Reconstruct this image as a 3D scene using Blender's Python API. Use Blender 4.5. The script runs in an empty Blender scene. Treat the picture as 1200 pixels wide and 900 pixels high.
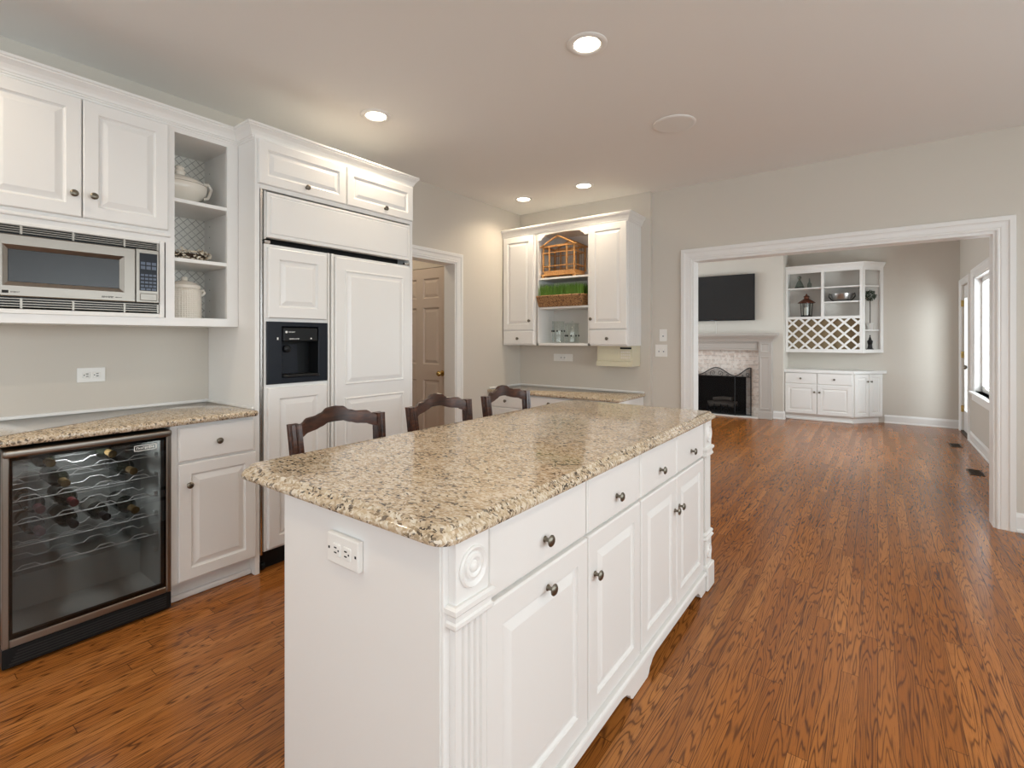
import bpy, bmesh, math, random
from mathutils import Vector, Matrix
R = math.radians
PI = math.pi
random.seed(7)
S = bpy.context.scene
C = S.collection

# ------------------------------------------------------------------ camera
cam_d = bpy.data.cameras.new('camera')
cam = bpy.data.objects.new('camera', cam_d)
C.objects.link(cam)
cam.location = (0, 0, 1.305)
cam.rotation_euler = (R(90), 0, R(36.587))
cam_d.sensor_fit = 'HORIZONTAL'
cam_d.sensor_width = 36
cam_d.lens = 36 * 577.2 / 1200
cam_d.shift_y = -(450 - 396.85) / 1200
cam_d.clip_start = 0.02
cam_d.clip_end = 200
S.camera = cam

# ------------------------------------------------------------------ world, daylight, exposure
w = bpy.data.worlds.new('world')
S.world = w
w.use_nodes = True
bg = w.node_tree.nodes['Background']
bg.inputs[0].default_value = (0.90, 0.94, 1.0, 1)
bg.inputs[1].default_value = 1.1
S.view_settings.view_transform = 'Standard'
S.view_settings.look = 'None'
S.view_settings.gamma = 1
S.view_settings.use_curve_mapping = False
S.view_settings.exposure = 0.76
S.cycles.use_denoising = True
S.cycles.max_bounces = 10
S.cycles.diffuse_bounces = 6
S.cycles.glossy_bounces = 5
S.cycles.transparent_max_bounces = 16
S.cycles.sample_clamp_indirect = 6


def area(name, loc, rot, sx, sy, energy, col):
    d = bpy.data.lights.new(name, 'AREA')
    d.shape = 'RECTANGLE'
    d.size, d.size_y = sx, sy
    d.energy = energy
    d.color = col
    o = bpy.data.objects.new(name, d)
    C.objects.link(o)
    o.location = loc
    o.rotation_euler = rot
    return o


DAY = (0.90, 0.96, 1.0)
# daylight lamps outside the glass; kitchen_front and living_left openings are unseen, added for light
area('daylight_kitchen_right', (3.02, 1.2, 1.55), (0, R(90), 0), 1.9, 5.2, 84, DAY)
area('fill_kitchen_front', (-0.6, -2.98, 1.55), (R(90), 0, 0), 4.6, 1.9, 48, DAY)
area('daylight_living_window', (1.85, 7.25, 1.55), (0, R(90), 0), 1.9, 2.1, 112, DAY)
area('fill_living_left', (-4.95, 7.0, 1.5), (0, R(-90), 0), 1.9, 2.6, 66, DAY)


# ------------------------------------------------------------------ materials
def mat(name, col=(0.8, 0.8, 0.8), rough=0.5, metal=0.0, spec=0.5, coat=0.0):
    m = bpy.data.materials.new(name)
    m.use_nodes = True
    b = m.node_tree.nodes['Principled BSDF']
    b.inputs['Base Color'].default_value = (*col, 1)
    b.inputs['Roughness'].default_value = rough
    b.inputs['Metallic'].default_value = metal
    b.inputs['Specular IOR Level'].default_value = spec
    b.inputs['Coat Weight'].default_value = coat
    return m


class NT:
    def __init__(s, m):
        s.t = m.node_tree
        s.b = s.t.nodes['Principled BSDF']

    def n(s, typ, **kw):
        nd = s.t.nodes.new(typ)
        for k, v in kw.items():
            if k.startswith('i_'):
                nd.inputs[k[2:].replace('_', ' ')].default_value = v
            else:
                setattr(nd, k, v)
        return nd

    def l(s, a, b):
        s.t.links.new(a, b)

    def math(s, op, a, b=None, c=None):
        nd = s.t.nodes.new('ShaderNodeMath')
        nd.operation = op
        for i, v in enumerate((a, b, c)):
            if v is None:
                continue
            if isinstance(v, (int, float)):
                nd.inputs[i].default_value = v
            else:
                s.l(v, nd.inputs[i])
        return nd.outputs[0]

    def ramp(s, fac, stops, interp='LINEAR'):
        nd = s.t.nodes.new('ShaderNodeValToRGB')
        cr = nd.color_ramp
        cr.interpolation = interp
        while len(cr.elements) < len(stops):
            cr.elements.new(0.5)
        for e, (p, c) in zip(cr.elements, stops):
            e.position = p
            e.color = (*c, 1)
        s.l(fac, nd.inputs[0])
        return nd.outputs[0]

    def mix(s, fac, a, b, mode='MIX'):
        nd = s.t.nodes.new('ShaderNodeMix')
        nd.data_type = 'RGBA'
        nd.blend_type = mode
        for sock, v in ((nd.inputs[0], fac), (nd.inputs[6], a), (nd.inputs[7], b)):
            if isinstance(v, (int, float)):
                sock.default_value = v
            elif isinstance(v, tuple):
                sock.default_value = (*v, 1)
            else:
                s.l(v, sock)
        return nd.outputs[2]

    def bump(s, h, strength=0.2, dist=0.01):
        nd = s.n('ShaderNodeBump')
        nd.inputs['Strength'].default_value = strength
        nd.inputs['Distance'].default_value = dist
        s.l(h, nd.inputs['Height'])
        s.l(nd.outputs[0], s.b.inputs['Normal'])


def painted(name, col, rough, bump=0.03, scale=350):
    m = mat(name, col, rough)
    t = NT(m)
    tc = t.n('ShaderNodeTexCoord')
    nz = t.n('ShaderNodeTexNoise', i_Scale=scale, i_Detail=2.0)
    t.l(tc.outputs['Object'], nz.inputs['Vector'])
    t.bump(nz.outputs[0], bump, 0.003)
    return m


M = {}
M['wall'] = painted('wall_paint', (0.63, 0.59, 0.53), 0.75, 0.06)
M['ceil'] = painted('ceiling_paint', (0.85, 0.85, 0.84), 0.85, 0.05)
M['white'] = painted('white_cabinet_paint', (0.83, 0.82, 0.80), 0.30, 0.02)
M['trim'] = painted('white_trim_paint', (0.83, 0.825, 0.81), 0.32, 0.02)
M['taupe'] = painted('taupe_door_paint', (0.66, 0.57, 0.50), 0.45, 0.03)
M['greyw'] = painted('grey_washed_wood', (0.43, 0.39, 0.355), 0.5, 0.08)
M['pewter'] = mat('pewter', (0.20, 0.18, 0.145), 0.38, 1.0)
M['steel'] = mat('stainless_steel', (0.29, 0.262, 0.23), 0.36, 1.0)
t = NT(M['steel'])
tc = t.n('ShaderNodeTexCoord')
mp = t.n('ShaderNodeMapping')
mp.inputs['Scale'].default_value = (4, 4, 900)
t.l(tc.outputs['Object'], mp.inputs[0])
nz = t.n('ShaderNodeTexNoise', i_Scale=1.0, i_Detail=2.0)
t.l(mp.outputs[0], nz.inputs['Vector'])
t.l(t.math('MULTIPLY_ADD', nz.outputs[0], 0.15, 0.28), t.b.inputs['Roughness'])
M['chrome'] = mat('bright_metal', (0.75, 0.74, 0.72), 0.2, 1.0)
M['brass'] = mat('brass', (0.55, 0.38, 0.14), 0.25, 1.0)
M['black'] = mat('black_plastic', (0.010, 0.011, 0.012), 0.35, 0.0, 0.22)
M['navy'] = mat('black_gloss_panel', (0.013, 0.016, 0.023), 0.3, 0.0, 0.22)
M['iron'] = mat('black_iron', (0.015, 0.014, 0.014), 0.5, 0.3)
M['dark'] = mat('dark_gap', (0.02, 0.02, 0.02), 0.8)
M['greyplastic'] = mat('grey_button', (0.13, 0.16, 0.22), 0.4, 0.0, 0.25)
M['screen'] = mat('dark_screen', (0.012, 0.012, 0.013), 0.25)
M['plate'] = mat('white_plastic_plate', (0.84, 0.83, 0.80), 0.35)
M['beige'] = mat('aged_beige_plastic', (0.70, 0.66, 0.50), 0.45)
M['cream'] = mat('cream_glazed_ceramic', (0.80, 0.75, 0.67), 0.2)
M['candle'] = mat('white_wax', (0.85, 0.83, 0.78), 0.5)
M['interior'] = mat('fridge_liner', (0.52, 0.54, 0.52), 0.5)
M['wire'] = mat('chrome_shine_wire', (0.88, 0.88, 0.88), 0.35)  # diffuse white stands for the bright shine of chrome wire
M['bottle'] = mat('dark_bottle_glass', (0.012, 0.014, 0.010), 0.08)
M['capred'] = mat('red_foil', (0.14, 0.012, 0.016), 0.35)
M['capblk'] = mat('black_foil', (0.02, 0.015, 0.02), 0.35)
M['capgold'] = mat('gold_foil', (0.20, 0.13, 0.05), 0.4, 0.3)
M['label'] = mat('paper_label', (0.20, 0.20, 0.18), 0.6)
M['copper'] = mat('aged_copper', (0.16, 0.06, 0.035), 0.45, 0.7)
M['silver'] = mat('tarnished_silver', (0.42, 0.40, 0.39), 0.28, 1.0)
M['leaf'] = mat('dark_green_leaf', (0.03, 0.055, 0.03), 0.6)
M['grass'] = mat('grass_blade', (0.15, 0.30, 0.04), 0.55)
M['pot'] = mat('white_pot', (0.72, 0.70, 0.67), 0.5)
M['lens'] = mat('lamp_lens', (1, 1, 1), 0.5)
M['lens'].node_tree.nodes['Principled BSDF'].inputs['Emission Color'].default_value = (1, 0.86, 0.66, 1)
M['lens'].node_tree.nodes['Principled BSDF'].inputs['Emission Strength'].default_value = 9
M['lawn'] = mat('lawn', (0.10, 0.14, 0.06), 0.9)
M['vent'] = mat('bronze_vent', (0.055, 0.035, 0.022), 0.5, 0.5)
M['soot'] = mat('sooty_firebox', (0.022, 0.017, 0.015), 0.9)
M['log'] = mat('charred_log', (0.16, 0.13, 0.11), 0.9)
M['hearth'] = mat('pale_hearth_stone', (0.68, 0.64, 0.60), 0.3)


def glass(name, tint, gloss_rough=0.02, amount=0.12, trans=1.0):
    """thin pane: see-through, tinted, with Fresnel reflection"""
    m = bpy.data.materials.new(name)
    m.use_nodes = True
    tr = m.node_tree
    tr.nodes.clear()
    out = tr.nodes.new('ShaderNodeOutputMaterial')
    tb = tr.nodes.new('ShaderNodeBsdfTransparent')
    tb.inputs[0].default_value = (*tint, 1)
    gb = tr.nodes.new('ShaderNodeBsdfGlossy')
    gb.inputs['Roughness'].default_value = gloss_rough
    gb.inputs['Color'].default_value = (0.9, 0.9, 0.9, 1)
    lw = tr.nodes.new('ShaderNodeLayerWeight')
    lw.inputs['Blend'].default_value = 0.5
    pw = tr.nodes.new('ShaderNodeMath')
    pw.operation = 'POWER'
    pw.inputs[1].default_value = 4.5
    tr.links.new(lw.outputs['Facing'], pw.inputs[0])
    fr = tr.nodes.new('ShaderNodeMath')
    fr.operation = 'MULTIPLY_ADD'
    fr.inputs[1].default_value = 0.85
    fr.inputs[2].default_value = 0.045
    tr.links.new(pw.outputs[0], fr.inputs[0])
    mx = tr.nodes.new('ShaderNodeMixShader')
    tr.links.new(fr.outputs[0], mx.inputs[0])
    tr.links.new(tb.outputs[0], mx.inputs[1])
    tr.links.new(gb.outputs[0], mx.inputs[2])
    tr.links.new(mx.outputs[0], out.inputs[0])
    return m


M['glass'] = glass('clear_glass', (0.93, 0.96, 0.95))
M['tint'] = glass('smoked_glass', (0.62, 0.62, 0.62))
M['jarglass'] = glass('jar_glass', (0.955, 0.975, 0.97))
M['oldglass'] = glass('smoky_glass', (0.62, 0.68, 0.66))
M['pane'] = glass('window_glass', (0.95, 0.97, 0.97))

# fine metal mesh of the fireplace screen
m = bpy.data.materials.new('fine_black_mesh')
m.use_nodes = True
tr = m.node_tree
tr.nodes.clear()
o_ = tr.nodes.new('ShaderNodeOutputMaterial')
a_ = tr.nodes.new('ShaderNodeBsdfTransparent')
b_ = tr.nodes.new('ShaderNodeBsdfDiffuse')
b_.inputs[0].default_value = (0.015, 0.014, 0.014, 1)
x_ = tr.nodes.new('ShaderNodeMixShader')
x_.inputs[0].default_value = 0.42
tr.links.new(a_.outputs[0], x_.inputs[1])
tr.links.new(b_.outputs[0], x_.inputs[2])
tr.links.new(x_.outputs[0], o_.inputs[0])
M['mesh'] = m


def granite():
    m = mat('speckled_tan_granite', (0.6, 0.5, 0.35), 0.09)
    t = NT(m)
    tc = t.n('ShaderNodeTexCoord')
    mp = t.n('ShaderNodeMapping')
    mp.inputs['Rotation'].default_value = (0, 0, R(30))
    mp.inputs['Scale'].default_value = (1.0, 1.55, 1.2)
    t.l(tc.outputs['Object'], mp.inputs[0])
    nz = t.n('ShaderNodeTexNoise', i_Scale=45.0, i_Detail=3.0)
    t.l(mp.outputs[0], nz.inputs['Vector'])
    va = t.n('ShaderNodeVectorMath', operation='MULTIPLY_ADD')
    t.l(nz.outputs['Color'], va.inputs[0])
    va.inputs[1].default_value = (0.03, 0.03, 0.03)
    t.l(mp.outputs[0], va.inputs[2])
    vo = t.n('ShaderNodeTexVoronoi', i_Scale=125.0)
    t.l(va.outputs[0], vo.inputs['Vector'])
    sep = t.n('ShaderNodeSeparateColor')
    t.l(vo.outputs['Color'], sep.inputs[0])
    big = t.n('ShaderNodeTexNoise', i_Scale=9.0, i_Detail=4.0, i_Roughness=0.6)
    t.l(mp.outputs[0], big.inputs['Vector'])
    val = t.math('ADD', sep.outputs[0], t.math('MULTIPLY_ADD', big.outputs[0], 0.7, -0.35))
    col = t.ramp(val, [(0.0, (0.05, 0.038, 0.03)), (0.05, (0.15, 0.11, 0.075)), (0.11, (0.34, 0.26, 0.17)),
                       (0.24, (0.44, 0.335, 0.22)), (0.48, (0.55, 0.435, 0.30)), (0.72, (0.62, 0.525, 0.395)),
                       (0.93, (0.71, 0.64, 0.53))])
    vo2 = t.n('ShaderNodeTexVoronoi', i_Scale=85.0)
    t.l(va.outputs[0], vo2.inputs['Vector'])
    sp2 = t.n('ShaderNodeSeparateColor')
    t.l(vo2.outputs['Color'], sp2.inputs[0])
    dark = t.math('LESS_THAN', sp2.outputs[1], 0.05)
    col = t.mix(t.math('MULTIPLY', dark, 0.75), col, (0.06, 0.045, 0.04))
    t.l(col, t.b.inputs['Base Color'])
    t.b.inputs['Coat Weight'].default_value = 0.15
    t.b.inputs['Coat Roughness'].default_value = 0.03
    return m


M['granite'] = granite()


def oak_floor():
    m = mat('oak_strip_floor', (0.4, 0.2, 0.08), 0.3)
    t = NT(m)
    tc = t.n('ShaderNodeTexCoord')
    sx = t.n('ShaderNodeSeparateXYZ')
    t.l(tc.outputs['Object'], sx.inputs[0])
    X, Y = sx.outputs[0], sx.outputs[1]
    PW, PL = 0.0575, 0.95
    u = t.math('DIVIDE', X, PW)
    row = t.math('FLOOR', u)
    fu = t.math('FRACT', u)
    wn = t.n('ShaderNodeTexWhiteNoise', noise_dimensions='1D')
    t.l(row, wn.inputs['W'])
    v = t.math('ADD', t.math('DIVIDE', Y, PL), t.math('MULTIPLY', wn.outputs[0], 7.31))
    pl = t.math('FLOOR', v)
    fv = t.math('FRACT', v)
    cx = t.n('ShaderNodeCombineXYZ')
    t.l(row, cx.inputs[0])
    t.l(pl, cx.inputs[1])
    wn2 = t.n('ShaderNodeTexWhiteNoise', noise_dimensions='2D')
    t.l(cx.outputs[0], wn2.inputs['Vector'])
    rnd = t.n('ShaderNodeSeparateColor')
    t.l(wn2.outputs['Color'], rnd.inputs[0])
    # cathedral figure: contour lines of a stretched noise, shifted per board
    gx = t.math('ADD', t.math('MULTIPLY', X, 19.0), t.math('MULTIPLY', rnd.outputs[0], 90.0))
    gy = t.math('ADD', t.math('MULTIPLY', Y, 1.25), t.math('MULTIPLY', rnd.outputs[1], 90.0))
    g = t.n('ShaderNodeCombineXYZ')
    t.l(gx, g.inputs[0])
    t.l(gy, g.inputs[1])
    nz = t.n('ShaderNodeTexNoise', i_Scale=1.0, i_Detail=2.0, i_Roughness=0.4)
    t.l(g.outputs[0], nz.inputs['Vector'])
    # fine pores
    px = t.n('ShaderNodeCombineXYZ')
    t.l(t.math('MULTIPLY', X, 380.0), px.inputs[0])
    t.l(t.math('MULTIPLY', Y, 9.0), px.inputs[1])
    t.l(rnd.outputs[2], px.inputs[2])
    pn = t.n('ShaderNodeTexNoise', i_Scale=1.0, i_Detail=3.0, i_Roughness=0.6)
    t.l(px.outputs[0], pn.inputs['Vector'])
    ring = t.math('SINE', t.math('ADD', t.math('MULTIPLY', nz.outputs[0], 105.0), t.math('MULTIPLY', pn.outputs[0], 1.2)))
    fig = t.math('POWER', t.math('MULTIPLY_ADD', ring, 0.5, 0.5), 4.5)
    base = t.ramp(rnd.outputs[2], [(0.0, (0.30, 0.098, 0.018)), (0.35, (0.35, 0.122, 0.024)),
                                   (0.7, (0.40, 0.143, 0.030)), (1.0, (0.47, 0.182, 0.043))])
    grain = t.math('MULTIPLY', fig, t.math('MULTIPLY_ADD', rnd.outputs[0], 0.25, 0.68))
    col = t.mix(grain, base, (0.065, 0.021, 0.007))
    pore = t.math('MULTIPLY', t.math('GREATER_THAN', pn.outputs[0], 0.56), 0.42)
    col = t.mix(pore, col, (0.16, 0.058, 0.018))
    e1 = t.math('LESS_THAN', t.math('MINIMUM', fu, t.math('SUBTRACT', 1.0, fu)), 0.018)
    e2 = t.math('LESS_THAN', t.math('MINIMUM', fv, t.math('SUBTRACT', 1.0, fv)), 0.0013)
    gap = t.math('MAXIMUM', e1, e2)
    col = t.mix(t.math('MULTIPLY', gap, 0.75), col, (0.05, 0.018, 0.007))
    t.l(col, t.b.inputs['Base Color'])
    t.b.inputs['Roughness'].default_value = 0.22
    t.b.inputs['Coat Weight'].default_value = 0.0
    t.b.inputs['Specular IOR Level'].default_value = 0.34
    return m


M['floor'] = oak_floor()


def dark_wood():
    m = mat('dark_walnut_chair_wood', (0.06, 0.025, 0.015), 0.28)
    t = NT(m)
    tc = t.n('ShaderNodeTexCoord')
    mp = t.n('ShaderNodeMapping')
    mp.inputs['Scale'].default_value = (30, 6, 30)
    t.l(tc.outputs['Object'], mp.inputs[0])
    nz = t.n('ShaderNodeTexNoise', i_Scale=2.0, i_Detail=5.0)
    t.l(mp.outputs[0], nz.inputs['Vector'])
    t.l(t.ramp(nz.outputs[0], [(0.3, (0.018, 0.008, 0.006)), (0.55, (0.06, 0.022, 0.013)), (0.75, (0.12, 0.045, 0.022))]),
        t.b.inputs['Base Color'])
    return m


M['walnut'] = dark_wood()


def honey():
    m = mat('honey_bamboo', (0.55, 0.28, 0.09), 0.4)
    t = NT(m)
    tc = t.n('ShaderNodeTexCoord')
    nz = t.n('ShaderNodeTexNoise', i_Scale=60.0, i_Detail=4.0)
    t.l(tc.outputs['Object'], nz.inputs['Vector'])
    t.l(t.ramp(nz.outputs[0], [(0.3, (0.38, 0.16, 0.04)), (0.7, (0.66, 0.38, 0.15))]), t.b.inputs['Base Color'])
    return m


M['honey'] = honey()


def wicker():
    m = mat('woven_wicker', (0.4, 0.22, 0.09), 0.6)
    t = NT(m)
    tc = t.n('ShaderNodeTexCoord')
    mp = t.n('ShaderNodeMapping')
    mp.inputs['Scale'].default_value = (70, 70, 110)
    t.l(tc.outputs['Object'], mp.inputs[0])
    vo = t.n('ShaderNodeTexVoronoi', i_Scale=1.0)
    t.l(mp.outputs[0], vo.inputs['Vector'])
    t.l(t.ramp(vo.outputs['Distance'], [(0.1, (0.50, 0.28, 0.12)), (0.5, (0.36, 0.18, 0.07)), (0.85, (0.10, 0.045, 0.02))]),
        t.b.inputs['Base Color'])
    t.bump(vo.outputs['Distance'], 0.6, 0.006)
    return m


M['wicker'] = wicker()


def brick():
    m = mat('whitewashed_brick', (0.6, 0.55, 0.5), 0.85)
    t = NT(m)
    tc = t.n('ShaderNodeTexCoord')
    sx = t.n('ShaderNodeSeparateXYZ')
    t.l(tc.outputs['Object'], sx.inputs[0])
    cx = t.n('ShaderNodeCombineXYZ')
    t.l(t.math('ADD', sx.outputs[0], sx.outputs[1]), cx.inputs[0])
    t.l(sx.outputs[2], cx.inputs[1])
    br = t.n('ShaderNodeTexBrick')
    t.l(cx.outputs[0], br.inputs['Vector'])
    br.inputs['Scale'].default_value = 1.0
    br.inputs['Brick Width'].default_value = 0.21
    br.inputs['Row Height'].default_value = 0.072
    br.inputs['Mortar Size'].default_value = 0.006
    br.inputs['Color1'].default_value = (0.66, 0.58, 0.52, 1)
    br.inputs['Color2'].default_value = (0.56, 0.46, 0.40, 1)
    br.inputs['Mortar'].default_value = (0.44, 0.40, 0.37, 1)
    nz = t.n('ShaderNodeTexNoise', i_Scale=22.0, i_Detail=5.0)
    t.l(tc.outputs['Object'], nz.inputs['Vector'])
    f = t.ramp(nz.outputs[0], [(0.42, (0, 0, 0)), (0.62, (1, 1, 1))])
    col = t.mix(f, br.outputs['Color'], (0.70, 0.65, 0.60))
    t.l(col, t.b.inputs['Base Color'])
    t.bump(br.outputs['Fac'], -0.5, 0.006)
    return m


M['brick'] = brick()


def lattice_back():
    m = mat('diamond_patterned_back', (0.74, 0.72, 0.67), 0.35)
    t = NT(m)
    tc = t.n('ShaderNodeTexCoord')
    sx = t.n('ShaderNodeSeparateXYZ')
    t.l(tc.outputs['Object'], sx.inputs[0])
    a = t.math('FRACT', t.math('MULTIPLY', t.math('ADD', sx.outputs[0], sx.outputs[2]), 22.0))
    b = t.math('FRACT', t.math('MULTIPLY', t.math('SUBTRACT', sx.outputs[0], sx.outputs[2]), 22.0))
    nz = t.n('ShaderNodeTexNoise', i_Scale=40.0)
    t.l(tc.outputs['Object'], nz.inputs['Vector'])
    ln = t.math('MULTIPLY', t.math('MAXIMUM', t.math('LESS_THAN', a, 0.12), t.math('LESS_THAN', b, 0.12)), nz.outputs[0])
    t.l(t.mix(ln, (0.74, 0.72, 0.67), (0.10, 0.09, 0.08)), t.b.inputs['Base Color'])
    return m


M['lattice'] = lattice_back()


def dots():
    m = mat('cream_embossed_ceramic', (0.80, 0.75, 0.67), 0.3)
    t = NT(m)
    tc = t.n('ShaderNodeTexCoord')
    vo = t.n('ShaderNodeTexVoronoi', i_Scale=90.0)
    vo.inputs['Randomness'].default_value = 0.15
    t.l(tc.outputs['Object'], vo.inputs['Vector'])
    t.bump(vo.outputs['Distance'], 0.8, 0.006)
    return m


M['dots'] = dots()


def bead():
    m = painted('white_beadboard', (0.64, 0.61, 0.57), 0.4)
    return m


M['bead'] = bead()


# ------------------------------------------------------------------ mesh helpers
class B:
    def __init__(s):
        s.bm = bmesh.new()

    def face(s, vs):
        try:
            return s.bm.faces.new(vs)
        except ValueError:
            return None

    def box(s, x0, x1, y0, y1, z0, z1, bev=0.0, seg=1):
        x0, x1 = min(x0, x1), max(x0, x1)
        y0, y1 = min(y0, y1), max(y0, y1)
        z0, z1 = min(z0, z1), max(z0, z1)
        r = bmesh.ops.create_cube(s.bm, size=1.0)
        vs = r['verts']
        for v in vs:
            v.co = Vector((x0 if v.co.x < 0 else x1, y0 if v.co.y < 0 else y1, z0 if v.co.z < 0 else z1))
        if bev > 0:
            es = list({e for v in vs for e in v.link_edges})
            bmesh.ops.bevel(s.bm, geom=es, offset=bev, segments=seg, affect='EDGES', profile=0.5)
        return s

    def rings(s, rings, close=True, caps=True):
        R_ = [[s.bm.verts.new(p) for p in r] for r in rings]
        n = len(R_[0])
        for a, b in zip(R_, R_[1:]):
            for i in range(n if close else n - 1):
                j = (i + 1) % n
                s.face((a[i], a[j], b[j], b[i]))
        if caps and close:
            s.face(list(reversed(R_[0])))
            s.face(R_[-1])
        return s

    def lathe(s, prof, c=(0, 0, 0), axis='z', n=20, sx=1.0, sy=1.0):
        rs = []
        for r, z in prof:
            ring = []
            for k in range(n):
                a = 2 * PI * k / n
                p = (max(r, 1e-5) * math.cos(a) * sx, max(r, 1e-5) * math.sin(a) * sy, z)
                if axis == 'x':
                    p = (p[2], p[0], p[1])
                elif axis == '-x':
                    p = (-p[2], -p[0], p[1])
                elif axis == 'y':
                    p = (p[1], p[2], p[0])
                elif axis == '-y':
                    p = (p[0], -p[2], p[1])
                ring.append((p[0] + c[0], p[1] + c[1], p[2] + c[2]))
            rs.append(ring)
        return s.rings(rs)

    def tube(s, pts, r, n=8, closed=False, r1=None):
        pts = [Vector(p) for p in pts]
        m = len(pts)
        rs = []
        up = None
        for i, p in enumerate(pts):
            if closed:
                d = pts[(i + 1) % m] - pts[i - 1]
            else:
                d = pts[min(i + 1, m - 1)] - pts[max(i - 1, 0)]
            d.normalize()
            if up is None:
                up = Vector((0, 0, 1)) if abs(d.z) < 0.9 else Vector((1, 0, 0))
            side = d.cross(up)
            if side.length < 1e-6:
                side = d.orthogonal()
            side.normalize()
            up = side.cross(d).normalized()
            rr = r if r1 is None else r + (r1 - r) * i / (m - 1)
            rs.append([p + side * rr * math.cos(2 * PI * k / n) + up * rr * math.sin(2 * PI * k / n) for k in range(n)])
        if closed:
            rs.append(rs[0])
            return s.rings(rs, caps=False)
        return s.rings(rs)

    def prism(s, poly, d0, d1, plane='xz'):
        """2-D polygon extruded along the missing axis"""
        def P(p, d):
            a, b = p
            return {'xz': (a, d, b), 'xy': (a, b, d), 'yz': (d, a, b)}[plane]
        A = [s.bm.verts.new(P(p, d0)) for p in poly]
        D = [s.bm.verts.new(P(p, d1)) for p in poly]
        n = len(poly)
        s.face(A)
        s.face(list(reversed(D)))
        for i in range(n):
            j = (i + 1) % n
            s.face((A[i], D[i], D[j], A[j]))
        return s

    def sweep(s, prof, path, closed=False):
        """prof: (out, z); path: xy polyline, 'out' is to the right of travel"""
        P = [Vector(p) for p in path]
        n = len(P)
        rings = []
        for i in range(n):
            dirs = []
            if closed or i > 0:
                dirs.append((P[i] - P[i - 1]).normalized())
            if closed or i < n - 1:
                dirs.append((P[(i + 1) % n] - P[i]).normalized())
            ns = [Vector((d.y, -d.x)) for d in dirs]
            if len(ns) == 2:
                mm = ns[0] + ns[1]
                mm.normalize()
                mm = mm / max(0.25, mm.dot(ns[0]))
            else:
                mm = ns[0]
            rings.append([(P[i].x + mm.x * o, P[i].y + mm.y * o, z) for o, z in prof])
        if closed:
            rings.append(rings[0])
            return s.rings(rings, caps=False)
        return s.rings(rings)

    def slab(s, outline, prof):
        """closed ccw outline with an edge profile [(inset, z) ... top first]; capped top and bottom"""
        P = [Vector(p) for p in outline]
        n = len(P)
        rs = []
        for ins, z in prof:
            ring = []
            for i in range(n):
                d0 = (P[i] - P[i - 1]).normalized()
                d1 = (P[(i + 1) % n] - P[i]).normalized()
                n0, n1 = Vector((-d0.y, d0.x)), Vector((-d1.y, d1.x))
                mm = (n0 + n1).normalized()
                mm = mm / max(0.3, mm.dot(n0))
                ring.append((P[i].x + mm.x * ins, P[i].y + mm.y * ins, z))
            rs.append(ring)
        return s.rings(rs)

    def panel(s, x0, x1, z0, z1, y=0.0, t=0.02, stile=0.055, raised=True, bev=0.005, steps=None):
        """cabinet door / drawer front; front faces -y, back face at y"""
        f = y - t
        if steps is None:
            if raised:
                steps = [(0, y), (0, f + bev), (bev * 0.4, f + bev * 0.4), (bev, f), (stile, f), (stile + 0.002, f + 0.005), (stile + 0.008, f + 0.0095),
                         (stile + 0.012, f + 0.0095), (stile + 0.036, f + 0.0015), (stile + 0.038, f + 0.0010)]
            else:
                steps = [(0, y), (0, f + 0.006), (0.004, f + 0.004), (0.006, f + 0.001), (0.009, f)]
        mx = min(x1 - x0, z1 - z0) / 2 - 0.004
        rs = []
        for ins, yy in steps:
            i = min(ins, mx)
            rs.append([(x0 + i, yy, z0 + i), (x1 - i, yy, z0 + i), (x1 - i, yy, z1 - i), (x0 + i, yy, z1 - i)])
        return s.rings(rs)

    def add(s, other, mtx):
        me = bpy.data.meshes.new('tmp')
        other.bm.to_mesh(me)
        me.transform(mtx)
        s.bm.from_mesh(me)
        bpy.data.meshes.remove(me)
        return s


def obj(name, b, m, parent=None, smooth=False, loc=None):
    bmesh.ops.recalc_face_normals(b.bm, faces=b.bm.faces)
    me = bpy.data.meshes.new(name)
    b.bm.to_mesh(me)
    b.bm.free()
    me.materials.append(M[m] if isinstance(m, str) else m)
    if smooth:
        for p in me.polygons:
            p.use_smooth = True
        try:
            me.set_sharp_from_angle(angle=R(38))
        except Exception:
            pass
    o = bpy.data.objects.new(name, me)
    C.objects.link(o)
    if parent:
        o.parent = parent
    if loc:
        o.location = loc
    return o


def thing(name, label, cat, loc=(0, 0, 0), rz=0.0, group=None):
    o = bpy.data.objects.new(name, None)
    o.empty_display_size = 0.1
    C.objects.link(o)
    o.location = loc
    o.rotation_euler = (0, 0, rz)
    return tag(o, label, cat, group)


def tag(o, label, cat, group=None):
    o['label'] = label
    o['category'] = cat
    if group:
        o['group'] = group
    return o


def struct(name, b, m, parent=None, smooth=False):
    o = obj(name, b, m, parent, smooth)
    if parent is None:
        o['kind'] = 'structure'
    return o


def dup(root, loc, rz=None, label=None):
    r = root.copy()
    C.objects.link(r)
    r.location = loc
    if rz is not None:
        r.rotation_euler = (0, 0, rz)
    if label:
        r['label'] = label
    for ch in list(root.children):
        c = ch.copy()
        C.objects.link(c)
        c.parent = r
        for g in list(ch.children):
            d = g.copy()
            C.objects.link(d)
            d.parent = c
    return r


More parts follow.
